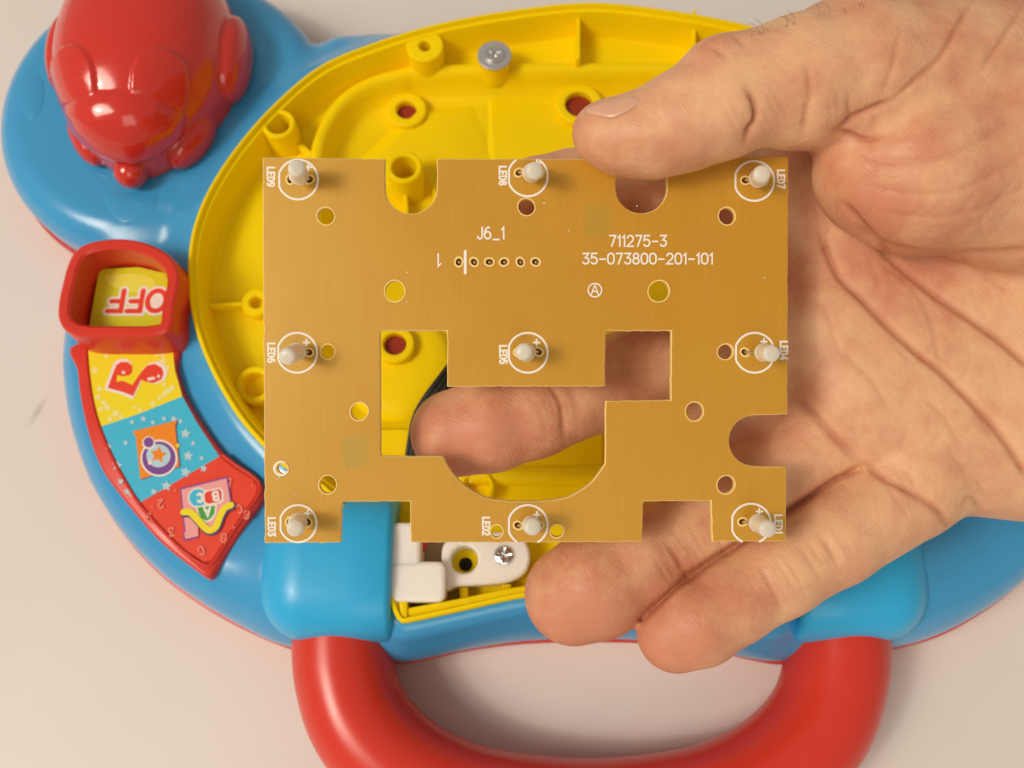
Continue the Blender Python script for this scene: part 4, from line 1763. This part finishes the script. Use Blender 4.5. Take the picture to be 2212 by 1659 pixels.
THUMB = chain([(1304, 288, 146.5, 68), (1345, 295, 146.2, 79), (1410, 288, 145.8, 92), (1480, 260, 145, 104), (1560, 222, 145, 116), (1635, 190, 145.5, 115), (1720, 180, 147, 135), (1840, 165, 151, 165),
               (2150, 230, 164, 235)])
INDEX = chain([(1166, 428, 164.5, 90), (1240, 424, 168, 98), (1360, 428, 172.5, 106), (1500, 440, 174, 114), (1660, 452, 175, 120), (1790, 500, 176, 128)])
WEB = chain([(1680, 400, 174, 95), (1790, 360, 172, 110), (1900, 330, 168, 120)])
WEB2 = chain([(1560, 915, 179, 70), (1780, 830, 178, 90)])
MIDDLE = chain([(982, 936, 167, 95), (1060, 917, 166.5, 101), (1150, 890, 167.5, 99), (1290, 836, 172, 96), (1480, 765, 178, 110), (1745, 690, 178, 122)])
RING = chain([(1240, 1285, 168, 107), (1290, 1262, 167.5, 114), (1370, 1213, 168.5, 102), (1470, 1157, 171.5, 97), (1640, 1050, 174, 106), (1830, 930, 175, 114)])
PINKY = chain([(1460, 1366, 164, 85), (1510, 1342, 163.5, 93), (1580, 1300, 164, 90), (1680, 1236, 165, 96), (1800, 1163, 167, 100), (1950, 1062, 171, 110)])
PALM = (chain([(1790, 530, 177, 125), (2300, 500, 184, 190)]) + chain([(1765, 690, 176, 132), (2300, 640, 184, 190)])
        + chain([(1830, 860, 174, 128), (2320, 760, 184, 190)]) + chain([(1985, 1000, 173, 122), (2240, 930, 178, 165), (2420, 860, 184, 200)])
        + chain([(2300, 620, 190, 300), (2650, 520, 195, 300)]))
THENAR = chain([(1888, 372, 153, 126), (1980, 370, 153, 162), (2200, 330, 161, 240), (2450, 380, 176, 260)])
ARM = chain([(2450, 450, 186, 330), (3300, 300, 195, 340)])


def union(P, cones, k=None):
    c = np.mean([(a + b) / 2 for a, b, _, _ in cones], 0)
    R = max(max(np.linalg.norm(a - c) + r1, np.linalg.norm(b - c) + r2) for a, b, r1, r2 in cones)
    far = np.linalg.norm(P - c, axis=1) - R
    near = far < 12.0
    out = far.copy()
    Q = P[near]
    f = None
    for a, b, r1, r2 in cones:
        d = round_cone(Q, a, b, r1, r2)
        f = d if f is None else (np.minimum(f, d) if k is None else smin(f, d, k))
    out[near] = f
    return out


def f_hand(P):
    fing = union(P, INDEX, 1.5)
    for F_ in (MIDDLE, RING, PINKY):
        fing = smin(fing, union(P, F_, 1.5), 1.0)
    fing = smin(fing, union(P, WEB2, 2.0), 4.0)
    palm = smin(union(P, PALM, 11.0), union(P, WEB, 4.0), 6.0)
    f = smin(fing, palm, 5.0)
    th = smin(union(P, THUMB, 2.0), ellipsoid(P, HP(1560, 140, 143), np.array([5.2, 4.2, 5.0])), 3.0)
    tn = smin(union(P, THENAR, 6.0), union(P, ARM, 12.0), 12.0)
    th = smin(th, tn, 2.2)
    f = smin(f, th, 2.6)
    return f


lo = HP(880, 1480, 170)
lo = np.array([lo[0] - 3, lo[1] - 4, -212.0])
hi = np.array([150.0, 82.0, -130.0])
v, q = sdf_mesh(f_hand, lo, hi, 0.85, 1)
gn = sdf_grad(f_hand, v)
px = CX + v[:, 0] / -v[:, 2] * FPX
py = CY - v[:, 1] / -v[:, 2] * FPX
dep = -v[:, 2]
face = np.clip((gn * (-v)).sum(1) / np.linalg.norm(v, axis=1) * 3.0, 0, 1)


def sm(l, n=6):
    return cat_rom(l, n, False)


CREASES = [  # line, depth mm, half width px, colour, depth range
    (sm([(1771, 509), (1808, 590), (1859, 643), (1915, 700), (1984, 764), (2052, 820), (2155, 932), (2225, 1040)]), 0.95, 7, 0.75, None),
    (sm([(1822, 440), (1882, 514), (1947, 579), (2021, 639), (2090, 685), (2160, 736), (2235, 800)]), 0.95, 7, 0.75, None),
    (sm([(1838, 480), (1880, 518), (1950, 541), (2050, 549), (2230, 540)]), 0.5, 8, 0.4, None),
    (sm([(1611, 190), (1632, 222), (1635, 259), (1620, 282), (1610, 312)]), 0.95, 7, 0.8, (130, 160)),
    (sm([(1743, 139), (1749, 199), (1741, 250), (1732, 300)]), 0.45, 6, 0.35, (130, 160)),
    (sm([(1831, 200), (1838, 250), (1830, 275)]), 0.4, 6, 0.35, (130, 165)),
    (sm([(1935, 215), (1890, 235), (1840, 262), (1805, 292)]), 0.8, 7, 0.6, (130, 165)),
    (sm([(1905, 292), (1880, 300), (1850, 297), (1805, 283)]), 0.8, 6, 0.8, (130, 165)),
    (sm([(1935, 215), (1975, 176), (2030, 125), (2067, 60), (2098, 5)]), 0.5, 6, 0.45, None),
    (sm([(2210, 10), (2165, 85), (2118, 153)]), 0.35, 6, 0.3, None),
    (sm([(1905, 210), (1925, 150), (1945, 60)]), 0.3, 6, 0.25, None),
    (sm([(1530, 102), (1552, 112), (1570, 128)]), 0.6, 5, 0.6, (130, 165)),
    (sm([(1584, 78), (1602, 88), (1606, 100)]), 0.6, 5, 0.5, (130, 165)),
    (sm([(1640, 1225), (1662, 1262), (1690, 1322)]), 0.45, 6, 0.35, None),
    (sm([(1768, 1155), (1790, 1185), (1812, 1230)]), 0.5, 6, 0.4, None),
    (sm([(1438, 1172), (1465, 1205), (1486, 1250)]), 0.55, 7, 0.45, None),
    (sm([(1545, 1100), (1575, 1140), (1590, 1170)]), 0.5, 7, 0.4, None),
    (sm([(1180, 825), (1212, 870), (1220, 950)]), 0.55, 7, 0.4, None),
    (sm([(1858, 996), (1909, 1032), (1976, 1068), (2030, 1108), (2048, 1140)]), 0.75, 7, 0.6, None),
    (sm([(1706, 852), (1740, 881), (1771, 912), (1848, 992)]), 0.8, 8, 0.6, None),
    (sm([(1885, 560), (1960, 610), (2010, 690), (2030, 790)]), 0.25, 6, 0.2, None),
    (sm([(2060, 545), (2130, 600), (2200, 640)]), 0.25, 6, 0.2, None),
    (sm([(1384, 1338), (1440, 1288), (1489, 1246), (1545, 1207), (1602, 1172), (1710, 1098), (1797, 1040), (1856, 1012)]), -1.7, 7, 0.8, None),  # ring and pinky gap, its shade painted in with the dark crease colour
    (sm([(2080, 1090), (2100, 1075), (2125, 1110)]), 0.4, 5, 0.3, None),
    (sm([(1990, 860), (2040, 900), (2070, 960)]), 0.22, 6, 0.2, None),
    (sm([(1815, 760), (1880, 820), (1920, 890)]), 0.22, 6, 0.2, None),
    (sm([(1850, 330), (1930, 350), (2060, 330), (2200, 250)]), 0.25, 7, 0.15, None),
    (sm([(1870, 400), (1980, 420), (2100, 400), (2220, 330)]), 0.22, 7, 0.12, None),
    (sm([(1900, 455), (2010, 470), (2120, 450), (2225, 400)]), 0.22, 7, 0.12, None),
]


def wrinkles(cx, cy, ang, half, offs, dep_, rng_=None):
    """short parallel skin folds across a joint; ang = direction of the finger on screen"""
    a = math.radians(ang)
    ax_, nx_ = np.array([math.cos(a), math.sin(a)]), np.array([-math.sin(a), math.cos(a)])
    for o_ in offs:
        c_ = np.array([cx, cy]) + ax_ * (o_ + RNG.normal(0, 2)) + nx_ * RNG.normal(0, 8)
        l_ = half * RNG.uniform(0.5, 1.0)
        bow = RNG.normal(3, 3)
        CREASES.append((sm([c_ - nx_ * l_, c_ - nx_ * l_ * 0.3 + ax_ * bow, c_ + nx_ * l_ * 0.4 + ax_ * bow * 0.8, c_ + nx_ * l_], 4), dep_ * RNG.uniform(0.6, 1.2), 5, 0.16, rng_))


wrinkles(1660, 1270, -33, 55, (-46, -30, -16, 15, 30, 46, 60), 0.20)
wrinkles(1790, 1192, -33, 55, (-44, -28, -14, 14, 28, 44), 0.20)
wrinkles(1462, 1210, -32, 55, (-40, -26, -13, 14, 28, 42, 56), 0.22)
wrinkles(1570, 1140, -32, 50, (-30, -15, 15, 30), 0.20)
wrinkles(1205, 880, -18, 60, (-40, -26, -13, 14, 28, 42), 0.20)
wrinkles(1622, 250, -25, 60, (-44, -30, -15, 16, 30, 46, 66), 0.18, (130, 160))
wrinkles(1760, 230, -10, 60, (-30, 20, 46), 0.18, (130, 160))
wrinkles(1870, 255, 20, 40, (-24, -12, 12, 26), 0.20, (130, 165))
wrinkles(1940, 1050, -33, 60, (-20, 14, 28), 0.22)
for _ in range(46):
    c_ = np.array([RNG.uniform(1760, 2200), RNG.uniform(420, 1050)])
    a_ = RNG.choice([0.75, 2.3, 1.2]) + RNG.normal(0, 0.35)
    d_ = np.array([math.cos(a_), math.sin(a_)]) * RNG.uniform(18, 60)
    CREASES.append((sm([c_ - d_, c_ + np.array([-d_[1], d_[0]]) * RNG.normal(0, 0.12), c_ + d_], 4), RNG.uniform(0.08, 0.2), 5, 0.10, None))
dz = np.zeros(len(v))
cr = np.zeros(len(v))
for line, depth, w, colr, rng_ in CREASES:
    b0, b1 = line.min(0) - 40, line.max(0) + 40
    m_ = (px > b0[0]) & (px < b1[0]) & (py > b0[1]) & (py < b1[1]) & (face > 0)
    if rng_:
        m_ &= (dep > rng_[0]) & (dep < rng_[1])
    d = poly_dist_px(px[m_], py[m_], line)
    # fade at the ends
    e0 = np.hypot(px[m_] - line[0, 0], py[m_] - line[0, 1])
    e1 = np.hypot(px[m_] - line[-1, 0], py[m_] - line[-1, 1])
    fade = np.clip(np.minimum(e0, e1) / 40.0 + 0.25, 0, 1)
    g1 = np.exp(-(d / w) ** 2) * fade
    g2 = np.exp(-(d / (w * 3.2)) ** 2) * fade
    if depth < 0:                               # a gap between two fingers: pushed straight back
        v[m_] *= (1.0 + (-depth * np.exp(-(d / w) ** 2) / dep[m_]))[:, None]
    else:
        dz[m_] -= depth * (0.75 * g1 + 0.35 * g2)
    cr[m_] = np.maximum(cr[m_], colr * np.exp(-(d / (w * 0.95)) ** 2) * fade)  # pinker crease skin, plus shade painted dark into the folds
# soft uneven flesh
amp = (np.sin(px / 47.0 + py / 91.0) * np.sin(py / 39.0 - px / 113.0) + 0.6 * np.sin(px / 23.0 - py / 31.0 + 1.3) * np.sin(py / 19.0 + px / 57.0)) * 0.13
v = v + gn * ((dz + amp) * face)[:, None]
tone = np.full(len(v), 0.26)  # skin redness; also paints in shade on thenar and fingertips, light on palm
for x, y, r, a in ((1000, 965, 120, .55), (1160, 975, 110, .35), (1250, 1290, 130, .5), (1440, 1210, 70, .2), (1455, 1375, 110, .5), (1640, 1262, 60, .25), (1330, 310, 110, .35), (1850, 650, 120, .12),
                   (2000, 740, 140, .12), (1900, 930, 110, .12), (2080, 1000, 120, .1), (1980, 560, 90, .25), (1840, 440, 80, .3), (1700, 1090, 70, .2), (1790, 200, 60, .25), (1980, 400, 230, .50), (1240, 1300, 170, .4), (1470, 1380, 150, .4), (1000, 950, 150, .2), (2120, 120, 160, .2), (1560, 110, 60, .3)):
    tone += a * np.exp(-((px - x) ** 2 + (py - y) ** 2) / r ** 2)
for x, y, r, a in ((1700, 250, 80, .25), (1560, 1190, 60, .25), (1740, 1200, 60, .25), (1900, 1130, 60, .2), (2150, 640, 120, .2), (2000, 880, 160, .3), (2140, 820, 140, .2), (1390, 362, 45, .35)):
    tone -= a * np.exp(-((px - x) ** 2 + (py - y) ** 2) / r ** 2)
wv = CPOS + v @ CAMB.T
me = bigmesh('hand', wv, q)
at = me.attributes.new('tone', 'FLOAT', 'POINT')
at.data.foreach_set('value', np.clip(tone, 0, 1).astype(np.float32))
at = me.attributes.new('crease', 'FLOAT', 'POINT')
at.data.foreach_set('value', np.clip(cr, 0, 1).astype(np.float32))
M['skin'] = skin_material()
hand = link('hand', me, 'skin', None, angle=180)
tag(hand, 'bare right hand, palm up, pinching the circuit board between thumb and fingers', 'hand')


def march(pts):
    """first hits of the hand along photo pixels' rays (camera mm)"""
    pts = np.asarray(pts, float)
    r = np.c_[(pts[:, 0] - CX) / FPX, -(pts[:, 1] - CY) / FPX, -np.ones(len(pts))]
    L = np.linalg.norm(r, axis=1)
    t = np.full(len(pts), 128.0)
    for _ in range(40):
        t = np.minimum(t + f_hand(r * t[:, None]) / L * 0.9, 230.0)
    return r * t[:, None], t


# thumb nail: a thin curved plate lying on the upper side of the tip
npoly = np.array([(1267, 238), (1288, 226), (1330, 214), (1366, 208), (1380, 214), (1374, 228), (1352, 243), (1322, 255), (1296, 251), (1272, 246)], float)
cN = npoly.mean(0)
rings, nr_ = [], 6
for k in range(nr_):
    s_ = 1.0 - k / nr_
    rings.append(cN + (cat_rom(npoly, 3) - cN) * s_)
NV, NF = [], []
nn = len(rings[0])
for k, rg in enumerate(rings):
    h_, t_ = march(rg)
    bad = t_ > 200
    if bad.any():
        h_[bad] = march(cN + (rg[bad] - cN) * 0.8)[0]
    NV += list(h_ + sdf_grad(f_hand, h_) * (0.06 if k == 0 else 0.28))
for k in range(nr_ - 1):
    for i in range(nn):
        j = (i + 1) % nn
        NF.append((k * nn + j, k * nn + i, (k + 1) * nn + i, (k + 1) * nn + j))
NF.append(tuple(reversed([(nr_ - 1) * nn + i for i in range(nn)])))
NV = CPOS + np.array(NV) @ CAMB.T
M['nail'] = mat('nail', (0.70, 0.40, 0.26), 0.34, 0.5, coat=0.1, var=0.12, vscale=300, sss=0.1, sssc=0.001)
link('thumbnail', mesh('thumbnail', NV, NF), 'nail', hand, angle=60)

# a few dark hairs along the thumb's back
M['hair'] = mat('hair', (0.07, 0.045, 0.03), 0.5, 0.3)
parts = []
hx = RNG.uniform(1600, 1950, 16)
hy = np.interp(hx, [1600, 1640, 1750, 1880, 1950], [85, 66, 32, 4, -14]) + RNG.uniform(2, 14, 16)
HH, HT = march(np.c_[hx, hy])
HN = sdf_grad(f_hand, HH)
for h_, t_, n_ in zip(HH, HT, HN):
    if t_ > 200:
        continue
    d1 = np.array([RNG.normal(-0.6, 0.4), RNG.normal(0.5, 0.35), RNG.normal(0.1, 0.4)])
    L = RNG.uniform(1.2, 2.6)
    p0 = h_ - n_ * 0.1
    p1 = p0 + n_ * L * 0.4 + d1 * L * 0.3
    p2 = p1 + d1 * L * 0.45 - np.array([L * 0.25, 0, 0])
    parts.append(tube(cat_rom([p0, p1, p2], 3, False), [0.022] * 6 + [0.008], 4))
vv, ff = join(*parts)
o = link('hair', mesh('hair', CPOS + vv @ CAMB.T, ff), 'hair', hand)
o['kind'] = 'stuff'
